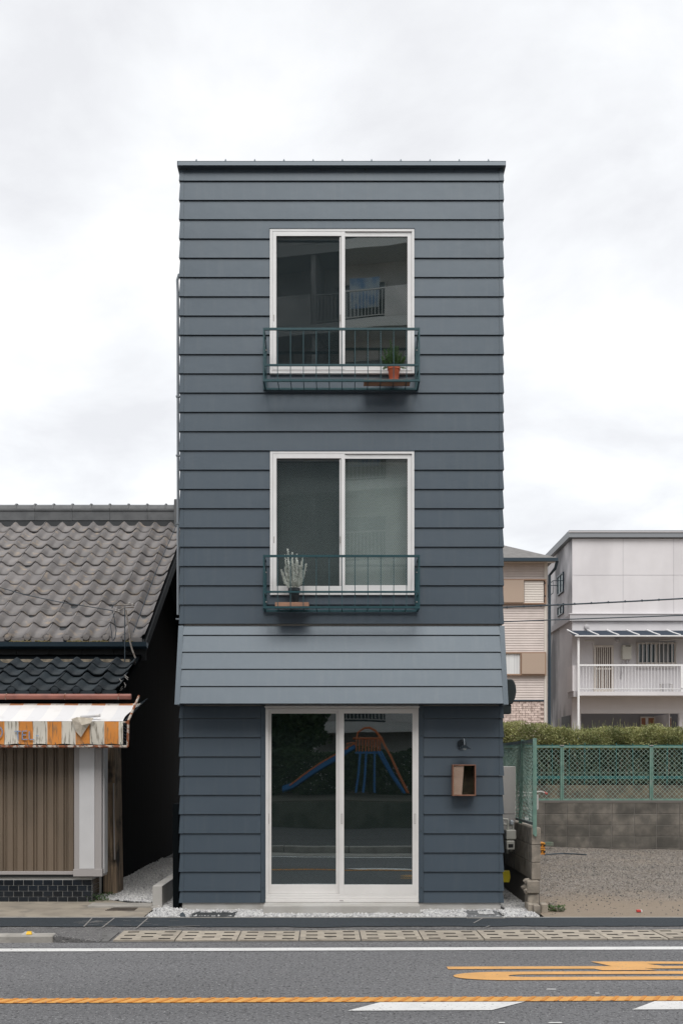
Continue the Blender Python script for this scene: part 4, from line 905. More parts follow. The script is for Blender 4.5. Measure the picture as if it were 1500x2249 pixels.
# hand painted TEL
bl = mat('blue_lettering', (.16,.25,.42), (.25,.33,.45), 40, .8)
def stroke(m, a, b, w=.016):
    p = Vector((X(a[0],12.33),.334,Z(a[1],12.33))); q = Vector((X(b[0],12.33),.334,Z(b[1],12.33))); m.tube([p,q], w*.5, 4)
LT = []
for a, b in (((33,1606),(47,1606)),((39,1606),(41,1624)),((50,1606),(50,1624)),((50,1606),(60,1605)),((50,1614),(58,1614)),((50,1624),(61,1624)),((65,1606),(65,1624)),((65,1624),(76,1624)),((80,1616),(86,1616))): LT.append((a,b))
for ids in ((0,1),(2,3,4,5),(6,7),(8,)):
    m = MB()
    for i in ids: stroke(m, *LT[i], .014)
    obj('letter', m, bl, AW)
m = MB()
for k in range(8):
    a0 = -1.35+k*.34; a1 = a0+.34; stroke(m, (-10+16*math.cos(a0),1608+15*math.sin(a0)), (-10+16*math.cos(a1),1608+15*math.sin(a1)), .014)
obj('painted_ring', m, bl, AW)
# torn flap
fl = MB(); fl.tube([(X(167,12.2),.42,Z(1573,12.3)),(X(212,12.2),.40,Z(1570,12.3))], .020, 10); obj('torn_roll', fl, AWT, AW, smooth=True)
fl = MB(); A_ = [(157,1579),(170,1575),(206,1577),(200,1588),(190,1600),(179,1619),(168,1608)]
vs = [(X(a,12.3),.315-.02*(i%2),Z(b,12.3)) for i,(a,b) in enumerate(A_)]+[(X(182,12.3),.27,Z(1593,12.3))]
fl.add(vs, [(i,(i+1)%7,7) for i in range(7)]); obj('torn_flap', fl, CREAM, AW)
# service bracket with cables on the roof corner
sb = thing('service_bracket', 'bent steel bracket with insulators and cables at the tiled roof corner', 'bracket', (X(283,14.1),2.1,3.2))
dd = 14.1; y_ = dd+CAMY
def Q3(px, py, dd=dd): return (X(px,dd), dd+CAMY, Z(py,dd))
STB = mat('weathered_steel',(.16,.13,.11),(.28,.26,.24),14,.7)
obj('post', MB().tube([Q3(277,1340),Q3(281,1365),Q3(285,1390),Q3(287,1412),Q3(291,1427),Q3(298,1445),Q3(296,1462)], .012, 6), STB, sb)
obj('post', MB().tube([Q3(275,1332),Q3(275,1415),Q3(275,1470)], .007, 6), WIREM, sb)
obj('crossarm', MB().tube([Q3(252,1330),Q3(270,1328),Q3(296,1329)], .010, 6).tube([Q3(256,1346),Q3(272,1334),Q3(295,1334)], .008, 6), STB, sb)
for px, py in ((262,1342),(256,1340),(285,1326),(292,1328)): obj('insulator', MB().lathe(Q3(px,py),[(.008,-.02),(.018,-.01),(.012,0),(.018,.01),(.008,.02)],8), mat('insulator_grey',(.4,.38,.36),rough=.3) if px==262 else bpy.data.materials['insulator_grey'], sb)
obj('cable', MB().tube([Q3(248,1341),Q3(252,1360),Q3(256,1385),Q3(253,1402),Q3(248,1408)], .006, 5).tube([Q3(243,1370),Q3(246,1390),Q3(247,1405)], .005, 5).tube([Q3(246,1336),Q3(251,1328),Q3(256,1326)],.006,5), WIREM, sb)
m = MB()
for i in range(14):
    a = (248+random.uniform(-8,14),1335+random.uniform(-20,25)); m.tube([Q3(*a),Q3(a[0]+random.uniform(-8,8),a[1]+random.uniform(-8,8))], .003, 4)
obj('loose_wires', m, WIREG, sb)
def cable(name, pts, r, m, lbl): return tag(obj(name, MB().tube(pts, r, 5), m), lbl, 'cable')
cable('service_cable', [(-9,1.0,4.0),Q3(0,1290),Q3(60,1307),Q3(130,1322),Q3(200,1333),Q3(248,1341)], .006, WIREM, 'dark sagging cable reaching the bracket on the tiled roof')
cable('service_cable', [(-9,1.0,3.7),Q3(0,1312),Q3(100,1338),Q3(200,1358),Q3(240,1366)], .003, WIREG, 'thin pale wire below the dark sagging cable over the tiled roof')
cable('lightning_cable', [(X(388,17.2),17.2+CAMY,Z(1158,17.2)+.03),(X(345,15.5),15.5+CAMY,Z(1260,15.5)+.06),(X(322,14.9),14.9+CAMY,Z(1322,14.9)+.06),(X(292,14.2),14.25+CAMY,Z(1395,14.25)+.04)], .006, WIREM, 'black cable running up the right edge of the tiled roof')
m = MB()
for i in range(10): a = (272+random.uniform(-10,6),1482+i*4.2); m.tube([Q3(*a,13.2),Q3(a[0]+random.uniform(-6,9),a[1]+7,13.2)], .006, 5)
tag(obj('tangled_wires', m, WIREG, kind='stuff'), 'tangle of grey wire ends hanging above the copper gutter', 'wires')

# ============================================================ RIGHT: BLOCK WALLS, FENCES
nw = thing('side_block_wall', 'low block wall running back beside the dark house', 'wall', (2.19,0,0))
bl2 = withmat(MB().cbox(0,0,0,.10,.39,.192,.005).mesh('block'), BLOCKN)
wx = 2.14; ztop = Z(1817,12.0)
for r in range(3):
    z_ = ztop-(r+1)*.197
    for c in range(22): piece('block', bl2, nw, (wx,(-.0 if r % 2 == 0 else -.0)+c*.395+(.0 if r%2==0 else .0)-(.2 if (r%2 and c) else 0)+(0 if not(r%2) else 0), z_)) if not (r%2 and c == 0) else piece('block', withmat(MB().cbox(0,0,0,.10,.19,.192,.005).mesh('half_block'), BLOCKN), nw, (wx,0,z_))
obj('mortar_core', MB().box(wx+.01,.012,-.05,wx+.09,8.6,ztop-.01), MORTAR, nw)
obj('broken_block', MB().cbox(X(1157,11.95),-.05,.195,X(1184.5,11.95),.13,ztop-3*.197-.004,.012), BLOCKN, nw)
obj('broken_block', MB().cbox(X(1159,11.95)+.005,-.03,.03,X(1184,11.95),.2,.19,.012), BLOCKN, nw)
obj('broken_block', MB().cbox(X(1160,11.85),-.14,-.04,X(1171,11.85),.1,.095,.01), BLOCKN, nw); obj('broken_block', MB().cbox(X(1172,11.8),-.19,-.06,X(1187,11.8),.1,.085,.01), BLOCKN, nw); obj('broken_block', MB().cbox(X(1187.5,11.9),-.10,-.03,X(1203,11.9),.06,.09,.012), BLOCKN, nw)
bv = (np.array(ICO_V)*1.0).tolist()
P = np.array([(X(1155,12),.0,.33),(X(1153,12),.02,.27),(X(1156,12),-.01,.22),(X(1216,12),.05,.03),(X(1212,12),.12,.05),(X(1224,12),.0,.01),(X(1232,12),.02,.0)])
for p in P: piece('rubble', withmat(MB().add([(v[0]*.04,v[1]*.04,v[2]*.035) for v in ICO_V], ICO_F).mesh('rubble'), BLOCKN), nw, p, (random.random()*3,random.random()*3,random.random()*3))

def mesh_wires(m, W_, H_, pitch, place, r=.0035):
    lines = []
    k = -H_
    while k < W_:
        for sgn in (1,-1):
            if sgn == 1: a = (max(k,0), max(0,-k)); L2 = min(W_-a[0], H_-a[1]); b = (a[0]+L2, a[1]+L2)
            else: a = (max(k,0), H_-max(0,-k)); L2 = min(W_-a[0], a[1]); b = (a[0]+L2, a[1]-L2)
            if L2 > .01: lines.append((a,b))
        k += pitch
    for a, b in lines: m.tube([place(*a), place(*b)], r, 3, cap=False)
sf = thing('side_chain_fence', 'worn chain link fence with a leaning post on the side block wall', 'fence', (2.18,0,ztop))
zft = Z(1623.5,12.05)
def lean(y, z): return 2.175+(z-ztop)*.0+.012*math.sin(y*3)*(z-ztop)
m = MB(); mesh_wires(m, 6.9, zft-ztop-.06, .075, lambda a,b: (2.17+.015*math.sin(a*4+b*3), .02+a, ztop+.05+b), .004); obj('wire_mesh', m, GREENW, sf, kind='stuff')
obj('rail', MB().box(2.155,.02,zft-.035,2.195,7,zft), GREENG, sf); obj('rail', MB().box(2.16,.02,ztop+.02,2.19,7,ztop+.05), GREENG, sf)
for y0_, ln in ((.0,0),(.96,.18),(2.9,.02),(4.8,.05),(6.8,0)): obj('post', MB().hexa([(2.15,y0_-.02,ztop-.08),(2.19,y0_-.02,ztop-.08),(2.19,y0_+.02,ztop-.08),(2.15,y0_+.02,ztop-.08),(2.15,y0_-ln-.02,zft+.01),(2.19,y0_-ln-.02,zft+.01),(2.19,y0_-ln+.02,zft+.01),(2.15,y0_-ln+.02,zft+.01)]), GREENP, sf)
obj('front_post', MB().box(2.165,-.022,ztop-.1,2.192,.004,zft+.01), GREENP, sf)

RD = 19.1; RY = RD+CAMY
rw = thing('rear_block_wall', 'stained concrete block wall at the back of the vacant lot', 'wall', (6,RY,0))
rb = [withmat(MB().cbox(0,0,0,.394,.12,.194,.006).mesh('block'), BLOCKM)]
rzt = Z(1763,RD)
for r in range(5):
    for c in range(-6, 27): piece('block', rb[0], rw, (X(1245,RD)+(c-3)*.4025, RY+random.gauss(0,.001), rzt-(r+1)*.2005))
obj('mortar_core', MB().box(.9,RY+.006,-.2,X(1245,RD)+24*.4025,RY+.11,rzt-.004), MORTAR, rw)
obj('coping', MB().box(.9,RY-.004,rzt+.002,13,RY+.125,Z(1758,RD)), MORTAR, rw)
rf = thing('rear_chain_fence', 'green chain link fence standing on the rear block wall', 'fence', (6,RY,rzt))
rz0, rz1 = Z(1756,RD), Z(1638,RD)
m = MB(); mesh_wires(m, 11.6, rz1-rz0-.03, .085, lambda a,b: (1.0+a, RY+.05+.004*math.sin(a*30), rz0+.015+b), .0034); obj('wire_mesh', m, GREENW, rf, kind='stuff')
obj('rail', MB().box(.9,RY+.03,rz1-.035,12.6,RY+.075,rz1), GREENP, rf); obj('rail', MB().box(.9,RY+.03,rz0-.02,12.6,RY+.07,rz0+.015), GREENP, rf); obj('rail', MB().box(.9,RY+.055,Z(1698,RD),12.6,RY+.062,Z(1698,RD)+.008), GREENP, rf)
for k in range(-1, 5):
    x = X(1234.5,RD)+k*1.603
    obj('post', MB().box(x-.032,RY+.02,rz0-.08,x-.012,RY+.06,rz1-.036).box(x+.010,RY+.02,rz0-.08,x+.030,RY+.06,rz1-.036).box(x-.0115,RY+.03,rz0,x+.0095,RY+.05,rz1-.04), GREENP, rf)
    obj('post_cap', MB().box(x-.035,RY+.015,rz1+.0005,x+.033,RY+.08,rz1+.014), PANELF, rf)
# upper terrace
TZ = 1.22
struct('terrace', MB().box(2.2,8.7,-.1,70,80,TZ), EARTH); struct('terrace_gap', MB().box(2.2,RY+.13,-.1,16,8.6,.93), EARTH)
uw = thing('terrace_wall', 'brownish retaining wall behind the green fence', 'wall', (8,8.6,0)); obj('wall', MB().box(2.2,8.55,.0,18,8.7,Z(1724,20.55)), BROWNW, uw)
tf = thing('turquoise_railing', 'turquoise picket railing in front of the hedge', 'railing', (8,8.6,1.25)); TY = 8.62
obj('rail', MB().box(2.4,TY-.02,Z(1711,20.6),16,TY+.02,Z(1704,20.6)), TEALP, tf); obj('rail', MB().box(2.4,TY-.015,Z(1640,20.6),16,TY+.015,Z(1636,20.6)), TEALP, tf)
pk = withmat(MB().box(-.007,-.025,0,.007,-.011,.80).mesh('picket'), TEALP); k = 0; x = 2.5
while x < 15: piece('picket', pk, tf, (x,TY-.02,1.25), (0,random.gauss(0,.01),0), (1,1,random.uniform(.97,1.03))); x += .31+random.uniform(-.02,.02)
HG = thing('clipped_hedge', 'long clipped yellow green hedge behind the turquoise railing', 'hedge', (9,9.6,TZ))
def hedge_leaves(n, x0,x1, y0,y1, z0,z1, m, name, size, topf=None, shell=.0):
    x = RNG.uniform(x0,x1,n); y = RNG.uniform(y0,y1,n); t = RNG.random(n)
    top_ = z1+.03*np.sin(x*2.3)+.025*np.sin(x*6.1+1)+.03*np.sin(x*14+y*3)
    if topf is not None: top_ = top_+topf(x)
    z = z0+(top_-z0)*t
    cl = np.sin(x*9+z*7)*np.sin(z*13+y*5+x*4)+.7*RNG.normal(size=n); keep = cl > -.75
    y = y+.05*np.sin(x*8+z*10)
    P = np.column_stack([x,y,z])[keep]; s = RNG.uniform(.6,1.3,len(P))*size
    bulk(name, LEAF_V, LEAF_F, P, np.column_stack([s,s*.45,s]), m, HG)
tf_ = lambda x: .10*(x < 4.2)*np.sin((x-3)*2.6)
hedge_leaves(90000, 2.6, 12.5, 8.95, 9.75, 1.95, 2.38, HEDGE, 'foliage', .05, tf_)
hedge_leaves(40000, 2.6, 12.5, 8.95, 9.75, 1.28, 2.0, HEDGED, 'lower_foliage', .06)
m = MB()
for i in range(900):
    x = random.uniform(2.7,12); y = random.uniform(9,9.6); z = 2.35+random.uniform(-.05,.06); m.tube([(x,y,z-.1),(x+random.gauss(0,.04),y,z+abs(random.gauss(0,.06)))], .0035, 3)
obj('twigs', m, HEDGE, HG)
x = 2.8
while x < 12.4:
    obj('stem', MB().tube([(x,9.2,TZ-.02),(x+random.gauss(0,.04),9.2,1.6),(x+random.gauss(0,.08),9.25,2.1)], random.uniform(.012,.026), 5), mat('hedge_stem',(.20,.16,.12),(.10,.08,.06),14,.9) if 'hedge_stem' not in bpy.data.materials else bpy.data.materials['hedge_stem'], HG); x += random.uniform(.12,.24)
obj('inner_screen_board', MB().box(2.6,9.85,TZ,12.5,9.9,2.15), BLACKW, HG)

# bicycle, crates, rod and litter in the lot
BK = thing('bicycle', 'white bicycle parked beyond the side chain link fence', 'bicycle', (3.0,5.2,.16), rot=math.radians(-14), local=True)
def wheel(cy, parent):
    o_ = obj('tyre', MB().tube([(0,cy+.32*math.cos(a_),.33+.32*math.sin(a_)) for a_ in np.linspace(0,2*math.pi,25)], .022, 6, cap=False), GASK, parent)
    obj('rim', MB().tube([(0,cy+.29*math.cos(a_),.33+.29*math.sin(a_)) for a_ in np.linspace(0,2*math.pi,25)], .010, 5, cap=False), STEELW, parent)
    mm_ = MB()
    for k in range(16): mm_.tube([(0,cy,.33),(0,cy+.29*math.cos(k*.3927),.33+.29*math.sin(k*.3927))], .0015, 3)
    obj('spokes', mm_, STEELW, parent)
wheel(0, BK); wheel(1.05, BK)
WBK = mat('bicycle_white',(.62,.62,.62),rough=.3)
obj('frame', MB().tube([(0,.12,.72),(0,.5,.32),(0,.66,.74)],.017,8).tube([(0,.14,.66),(0,.62,.60)],.016,8).tube([(0,.5,.32),(0,1.05,.33),(0,.64,.66)],.011,6), WBK, BK, smooth=True)
obj('fork', MB().tube([(.04,0,.33),(.04,.08,.64),(0,.12,.72),(0,.17,1.0)],.013,6).tube([(-.04,0,.33),(-.04,.08,.64),(0,.12,.72)],.013,6), WBK, BK, smooth=True)
obj('handlebar', MB().tube([(-.27,.33,1.02),(-.2,.18,1.05),(0,.15,1.02),(.2,.18,1.05),(.27,.33,1.02)],.012,6), STEELW, BK, smooth=True)
obj('grip', MB().tube([(.25,.29,1.028),(.28,.40,1.01)],.018,6), REDP, BK); obj('grip', MB().tube([(-.25,.29,1.028),(-.28,.40,1.01)],.018,6), REDP, BK)
obj('saddle', MB().prism([(-.07,.82),(.07,.82),(.05,.87),(-.05,.87)],.55,.80,'y'), GASK, BK, bevel=.01)
obj('mudguard', MB().tube([(0,-.36*math.cos(a_)*1.0,.33+.36*math.sin(a_)) for a_ in np.linspace(-.2,1.9,10)],.028,6), WBK, BK, smooth=True)
obj('basket', frame4(MB(),-.17,.17,.78,1.0,.02,-.25,.05).box(-.17,-.25,.77,.17,.05,.78), STEELW, BK)
ct = None
for k, (z0_, lab) in enumerate(((0,'bottom orange plastic crate stacked at the block wall end'),(.12,'top orange plastic crate stacked at the block wall end'))):
    zb_ = Z(1877,16.3)+z0_*.8; c0, c1 = X(1170,16.3), X(1196.5,16.3)
    t = thing('plastic_crate', lab, 'crate', ((c0+c1)/2,4.3,zb_), group='orange crates by the block wall')
    obj('crate', frame4(MB(), c0,c1,zb_,zb_+.088,.018,4.3,4.5).box(c0+.018,4.32,zb_+.018,c1-.018,4.34,zb_+.07), ORGP, t, bevel=.004)
    for q in range(3): obj('slot', MB().box(c0+.04+q*.06,4.296,zb_+.03,c0+.07+q*.06,4.2995,zb_+.06), GASK, t)
t = thing('green_block', 'small grey green block lying at the foot of the rear wall', 'block', (X(1206,18.5),6.5,.15)); zg = Z(1858,18.5)
obj('block', MB().box(X(1196,18.5),6.5,zg,X(1215,18.5),6.6,zg+.065), mat('greenish',(.10,.14,.10),(.16,.17,.14),10,.9), t, bevel=.006)
def lp(px, py, dd): return (X(px,dd), dd+CAMY, Z(py,dd))
tag(obj('black_rod', MB().tube([lp(1196,1877.5,16.7),lp(1215,1875.5,17),lp(1238,1874.5,17.1),lp(1262,1875.5,17),lp(1287,1877.5,16.8)], .011, 6), WIREM), 'thin black hose lying on the gravel of the vacant lot', 'hose')
t = thing('red_litter', 'small red and white scrap on the bare earth by the road', 'litter', (X(1403,11.9),-.08,.0)); obj('scrap', MB().box(X(1398,11.9),-.1,-.005,X(1407,11.9),-.06,.02), REDP, t, bevel=.004); obj('end', MB().box(X(1407.3,11.9),-.1,-.005,X(1410,11.9),-.06,.018), WHITE, t)

# ============================================================ WHITE BUILDING
WD = 42.0; WY = WD+CAMY
def wx_(px, dd=WD): return X(px,dd)
def wz_(py, dd=WD): return Z(py,dd)
WH = thing('white_building', 'white rendered flat roofed building with a barred balcony', 'building', (wx_(1255)+3,WY,TZ))
x0 = wx_(1256); x1 = x0+9.5; zt = wz_(1183); zbd = wz_(1349)
obj('side_wall', MB().box(x0,WY+.01,TZ,x0+.25,WY+9,zt), WBS, WH, label='soot stained side wall')
obj('upper_wall', MB().box(x0+.251,WY,wz_(1364),x1,WY+.2,zt), WB, WH)
obj('upper_corner', MB().box(x0,WY,wz_(1364),x0+.25,WY+.0095,zt), WB, WH)
zo = wz_(1567)
obj('lower_wall', MB().box(x0+.251,WY,wz_(1520),x1,WY+.2,wz_(1364.5)), WB, WH); obj('lower_corner', MB().box(x0,WY,TZ,x0+.25,WY+.0095,wz_(1364.5)), WB, WH)
obj('ground_beam', MB().box(x0+.251,WY,zo,x1,WY+.2,wz_(1520.5)), WB, WH)
obj('ground_wall', MB().box(wx_(1491),WY,TZ,x1,WY+.2,zo-.002), WB, WH); obj('ground_pier', MB().box(x0+.251,WY,TZ,wx_(1275),WY+.2,zo-.002), WB, WH)
obj('porch_back', MB().box(x0+.3,WY+2.2,TZ,x1,WY+2.3,zo+.3), mat('porch_grey',(.22,.22,.235),rough=.8), WH); obj('porch_side', MB().box(wx_(1472),WY+.2,TZ,wx_(1474),WY+2.2,zo), WB, WH)
# reveal joints on the upper wall (panel joints)
jm = mat('joint_grey',(.44,.43,.45),rough=.9)
for a, b, c, dd_ in ((1367,1183,1367.5,1349),(1478,1183,1478.6,1349),(1256,1262.5,1500,1263.3)):
    obj('joint', MB().box(wx_(a),WY-.006,min(wz_(b),wz_(dd_)),wx_(c)+.006,WY-.001,max(wz_(b),wz_(dd_))), jm, WH)
obj('band', MB().box(x0-.12,WY-.12,wz_(1364),x1,WY-.001,wz_(1350)), WBBAND, WH); obj('band', MB().box(x0-.12,WY+.0,wz_(1364),x0-.001,WY+9,wz_(1350)), WBBAND, WH)
obj('band_cap', MB().box(x0-.15,WY-.15,wz_(1350)+.002,x1,WY-.001,wz_(1348)), WB, WH)
obj('roof_edge', MB().box(x0-.16,WY-.16,wz_(1181.5),x1,WY+.3,wz_(1166.5)), WBT, WH); obj('roof_edge', MB().box(x0-.158,WY+.301,wz_(1181.5),x0+.3,WY+9.2,wz_(1166.5)), WBT, WH)
obj('roof_lip', MB().box(x0-.19,WY-.19,wz_(1171.5),x1,WY-.161,wz_(1168.5)), WBBAND, WH)
obj('roof', MB().box(x0+.3,WY+.3,zt-.3,x1,WY+9,zt), WBT, WH)
# balcony
by = WY-1.1; BD = by-CAMY
def bx(px): return X(px,BD)
def bz(py): return Z(py,BD)
obj('balcony_slab', MB().box(bx(1269),by,bz(1527.5),x1,WY-.001,bz(1519)), WB, WH); obj('balcony_slab_side', MB().box(bx(1260),by+.1,bz(1530),bx(1269)-.002,WY,bz(1517)), WBBAND, WH)
obj('balcony_rail', MB().box(bx(1269),by,bz(1462.5),x1,by+.06,bz(1459)), WHITE, WH); obj('balcony_rail', MB().box(bx(1269),by,bz(1513.5),x1,by+.04,bz(1512)), WHITE, WH)
obj('balcony_side_panel', MB().box(bx(1258),by+.12,bz(1517),bx(1268),WY,bz(1461)), WB, WH)
zb0, zb1 = bz(1519), bz(1462.5); bb = withmat(MB().box(-.007,-.007,0,.007,.007,zb1-zb0).mesh('baluster'), WHITE); x = bx(1273)
while x < bx(1620): piece('baluster', bb, WH, (x,by+.03,zb0)); x += .125
for px in (1497,): obj('balcony_post', MB().box(bx(px)-.05,by,zb0,bx(px)+.03,by+.06,zb1), WHITE, WH)
obj('porch_post', MB().box(bx(1267),by-.05,TZ,bx(1271.5),by-.01,bz(1401)), WHITE, WH)
# awning over the balcony
aw = obj('balcony_awning', MB().prism([(WY-.02,wz_(1385)),(by-.15,bz(1396)),(by-.15,bz(1396.5)),(WY-.02,wz_(1386))], bx(1258), x1, 'x'), AWNP, WH)
obj('awning_gutter', MB().box(bx(1260),by-.2,bz(1399),x1,by-.12,bz(1396.5)), WHITE, aw)
for px in (1258,1303,1347,1392,1437,1482,1527): obj('awning_rib', MB().tube([(bx(px),WY-.03,wz_(1384)),(bx(px+5),by+.4,bz(1388)),(bx(px+9),by-.13,bz(1396))], .04, 5), WHITE, aw)
# balcony door, heater, window
dx0, dx1, dz0, dz1 = wx_(1303), wx_(1346), wz_(1519), wz_(1417)
dr_ = obj('screen_door', frame4(MB(), dx0,dx1,dz0,dz1,.09,WY-.05,WY-.002), LATT, WH); obj('backing', MB().box(dx0+.09,WY-.018,dz0+.09,dx1-.09,WY-.003,dz1-.09), mat('dim_red_brown',(.10,.07,.06),rough=.8), dr_)
k = 0; x = dx0+.13
while x < dx1-.11: obj('slat', MB().box(x,WY-.045,dz0+.09,x+.036,WY-.02,dz1-.09), LATT, dr_); x += .077
obj('middle_rail', MB().box(dx0+.09,WY-.052,wz_(1471),dx1-.09,WY-.046,wz_(1467)), LATT, dr_)
ht = obj('wall_heater', MB().box(wx_(1363),WY-.25,wz_(1449),wx_(1382.5),WY-.002,wz_(1418)), mat('heater_cream',(.55,.54,.48),rough=.5), WH, bevel=.01)
obj('heater_vent', MB().box(wx_(1369),WY-.258,wz_(1421.5),wx_(1380),WY-.251,wz_(1419.5)), GASK, ht)
obj('heater_pipes', MB().tube([(wx_(1367),WY-.12,wz_(1449)),(wx_(1367),WY-.12,wz_(1458)),(wx_(1362),WY-.05,wz_(1490))],.03,5).tube([(wx_(1375),WY-.12,wz_(1449)),(wx_(1375),WY-.1,wz_(1460))],.03,5).tube([(wx_(1379),WY-.12,wz_(1449)),(wx_(1379),WY-.1,wz_(1456))],.03,5), WBBAND, ht)
a, b, c, e_ = wx_(1397), wx_(1483), wz_(1459), wz_(1411)
wd = obj('window', frame4(MB(), a,b,c,e_,.07,WY-.06,WY-.002), LATT, WH); obj('pane', MB().box(a+.07,WY-.012,c+.07,b-.07,WY-.003,e_-.07), mat('window_dark_glass',(.03,.045,.05),rough=.08,spec=.8), wd); obj('mullion', MB().box(wx_(1439),WY-.05,c+.07,wx_(1442),WY-.013,e_-.07), LATT, wd)
obj('curtain', MB().box(wx_(1444),WY-.0135,c+.1,wx_(1470),WY-.0125,e_-.1), mat('dim_curtain',(.28,.29,.30),(.10,.11,.12),2.0,.8,stretch=(12,1,.3)), wd)
x = a+.02
while x < b: obj('window_bar', MB().box(x,WY-.14,c-.12,x+.035,WY-.10,e_), STEELW, wd); x += .165
obj('bar_frame', MB().box(a-.02,WY-.142,c-.13,b+.04,WY-.09,c-.10).box(a-.02,WY-.142,e_-.05,b+.04,WY-.09,e_-.02), STEELW, wd)
for px, py, r in ((1287.5,1377,.10),(1354,1405,.09)): obj('wall_light', MB().lathe((wx_(px),WY-.10,wz_(py)),[(.03,0),(r,.03),(r,.08),(.05,.1)],12,'y'), WBBAND, WH, smooth=True)
obj('laundry_pole', MB().tube([(wx_(1277),WY-.5,wz_(1410)),(wx_(1296),WY-.5,wz_(1410))],.03,6).tube([(wx_(1440),WY-.5,wz_(1410)),(wx_(1496),WY-.5,wz_(1406))],.02,6), STEELW, WH)
obj('pole_hook', MB().tube([(wx_(1295),WY-.5,wz_(1406)),(wx_(1297),WY-.5,wz_(1415)),(wx_(1295),WY-.5,wz_(1421)),(wx_(1298),WY-.5,wz_(1430))],.03,5), STEELW, WH)
bk = thing('balcony_bucket', 'pale bucket with a towel rack on the white building balcony', 'bucket', (bx(1468),by+.5,bz(1519)))
obj('bucket', MB().lathe((bx(1468),by+.5,bz(1519)),[(.18,0),(.20,.32),(.21,.33)],14), WBBAND, bk, smooth=True); obj('rack', MB().tube([(bx(1457),by+.4,bz(1519)),(bx(1457),by+.4,bz(1503)),(bx(1459),by+.4,bz(1501)),(bx(1482),by+.4,bz(1501)),(bx(1483),by+.4,bz(1519))],.03,6), STEELW, bk)
# ground-floor door
a, b = X(1406,WD+2.1), X(1474,WD+2.1); gy_ = WY+2.1
ed = obj('entrance_door', MB().box(a,gy_,TZ,b,gy_+.08,Z(1574,WD+2.1)), LATT, WH)
for p0, p1, mm_ in ((1408,1416,TERRA),(1423,1435,TERRA),(1468,1473,TERRA),(1417,1422,WHITE)): obj('door_panel', MB().box(X(p0,WD+2.1),gy_-.02,TZ,X(p1,WD+2.1),gy_-.002,Z(1577,WD+2.1)), mat('door_brown',(.30,.13,.07),rough=.5) if mm_ is TERRA and 'door_brown' not in bpy.data.materials else (bpy.data.materials['door_brown'] if mm_ is TERRA else mm_), ed)
obj('door_panel', MB().box(X(1436.5,WD+2.1),gy_-.03,TZ,X(1467,WD+2.1),gy_-.002,Z(1576,WD+2.1)), WHITE, ed)
obj('round_window', MB().lathe((X(1451,WD+2.1),gy_-.045,Z(1596,WD+2.1)),[(.11,0),(.11,.012)],16,'y'), NAVY, ed)
# side wall windows
for (py0,py1) in ((1256,1303),(1325,1350)):
    ds = 43.6; yy0, yy1 = 43.55+CAMY, 44.7+CAMY
    z0_, z1_ = Z(py1-3,ds), Z(py0,ds)
    sw = obj('side_window', MB().box(x0-.06,yy0,z0_,x0-.002,yy0+.06,z1_).box(x0-.06,yy1-.06,z0_,x0-.002,yy1,z1_).box(x0-.06,yy0+.06,z0_,x0-.002,yy1-.06,z0_+.06).box(x0-.06,yy0+.06,z1_-.06,x0-.002,yy1-.06,z1_).box(x0-.06,(yy0+yy1)/2-.03,z0_+.06,x0-.002,(yy0+yy1)/2+.03,z1_-.06), NAVY, WH)
    obj('pane', MB().box(x0-.02,yy0+.06,z0_+.06,x0-.003,yy1-.06,z1_-.06), mat('pale_glass',(.30,.36,.37),rough=.2) if 'pale_glass' not in bpy.data.materials else bpy.data.materials['pale_glass'], sw)
    if py0 == 1256: obj('window_rail', MB().tube([(x0-.05,yy0,z0_+.45),(x0-.45,yy0,z0_+.45),(x0-.45,yy1,z0_+.45),(x0-.05,yy1,z0_+.45)],.02,4).tube([(x0-.45,yy0,z0_-.05),(x0-.45,yy1,z0_-.05)],.02,4).tube([(x0-.45,yy0,z0_+.45),(x0-.45,yy0,z0_-.05)],.015,4).tube([(x0-.45,yy1,z0_+.45),(x0-.45,yy1,z0_-.05)],.015,4), NAVY, sw)
obj('side_recess', MB().box(x0-.02,WY+.3,TZ,x0-.001,WY+2.0,wz_(1570)), GASK, WH)

# ============================================================ PINKISH HOUSE
PD = 38.0; PY = PD+CAMY
PK = thing('pinkish_house', 'tall narrow beige house with tan shutters and a brick faced base', 'house', (X(1150,PD),PY,TZ))
a, b = X(1040,PD), X(1201,PD); zsplit = Z(1537,PD)
obj('wall', MB().box(a,PY,zsplit,b,PY+8,Z(1236,PD)), PINK, PK); obj('base_wall', MB().box(a,PY+.01,TZ-.1,b,PY+8,zsplit-.06), PINKM, PK)
# fine horizontal siding boards
m = MB(); z = zsplit+.0; 
while z < Z(1238,PD): m.prism([(PY-.022,z),(PY-.006,z+.075),(PY-.001,z+.075),(PY-.001,z)], a, b-.12, 'x'); z += .088
obj('siding', m, PINK, PK, kind='stuff')
obj('corner_board', MB().box(b-.11,PY-.03,TZ,b+.01,PY-.001,Z(1236,PD)), LATT, PK)
obj('belt_course', MB().box(a,PY-.05,zsplit-.055,b-.115,PY-.001,zsplit+.0), NAVY, PK)
m = MB(); r = 0; z = zsplit-.14
while z > 2.2:
    x = b-.13-(.11 if r % 2 else 0)
    while x > X(1100,PD): m.box(x-.205,PY-.012+random.uniform(-.004,.004),z,x,PY+.008,z+.070); x -= .22
    z -= .083; r += 1
obj('bricks', m, PINKB, PK, kind='stuff')
ze = Z(1231,PD)
obj('roof', MB().add([(a,PY-.5,ze),(X(1217,PD),PY-.5,ze),(X(1217,PD),PY+8,ze),(a,PY+8,ze),(X(1085,PD),PY+3.5,Z(1186,PD+3.5)),(X(1085,PD),PY+4.5,Z(1186,PD+3.5)),(a,PY+3.5,Z(1186,PD+3.5))], [(0,1,4,6),(1,2,5,4),(2,3,6,5),(0,3,2,1)]), SLATE, PK)
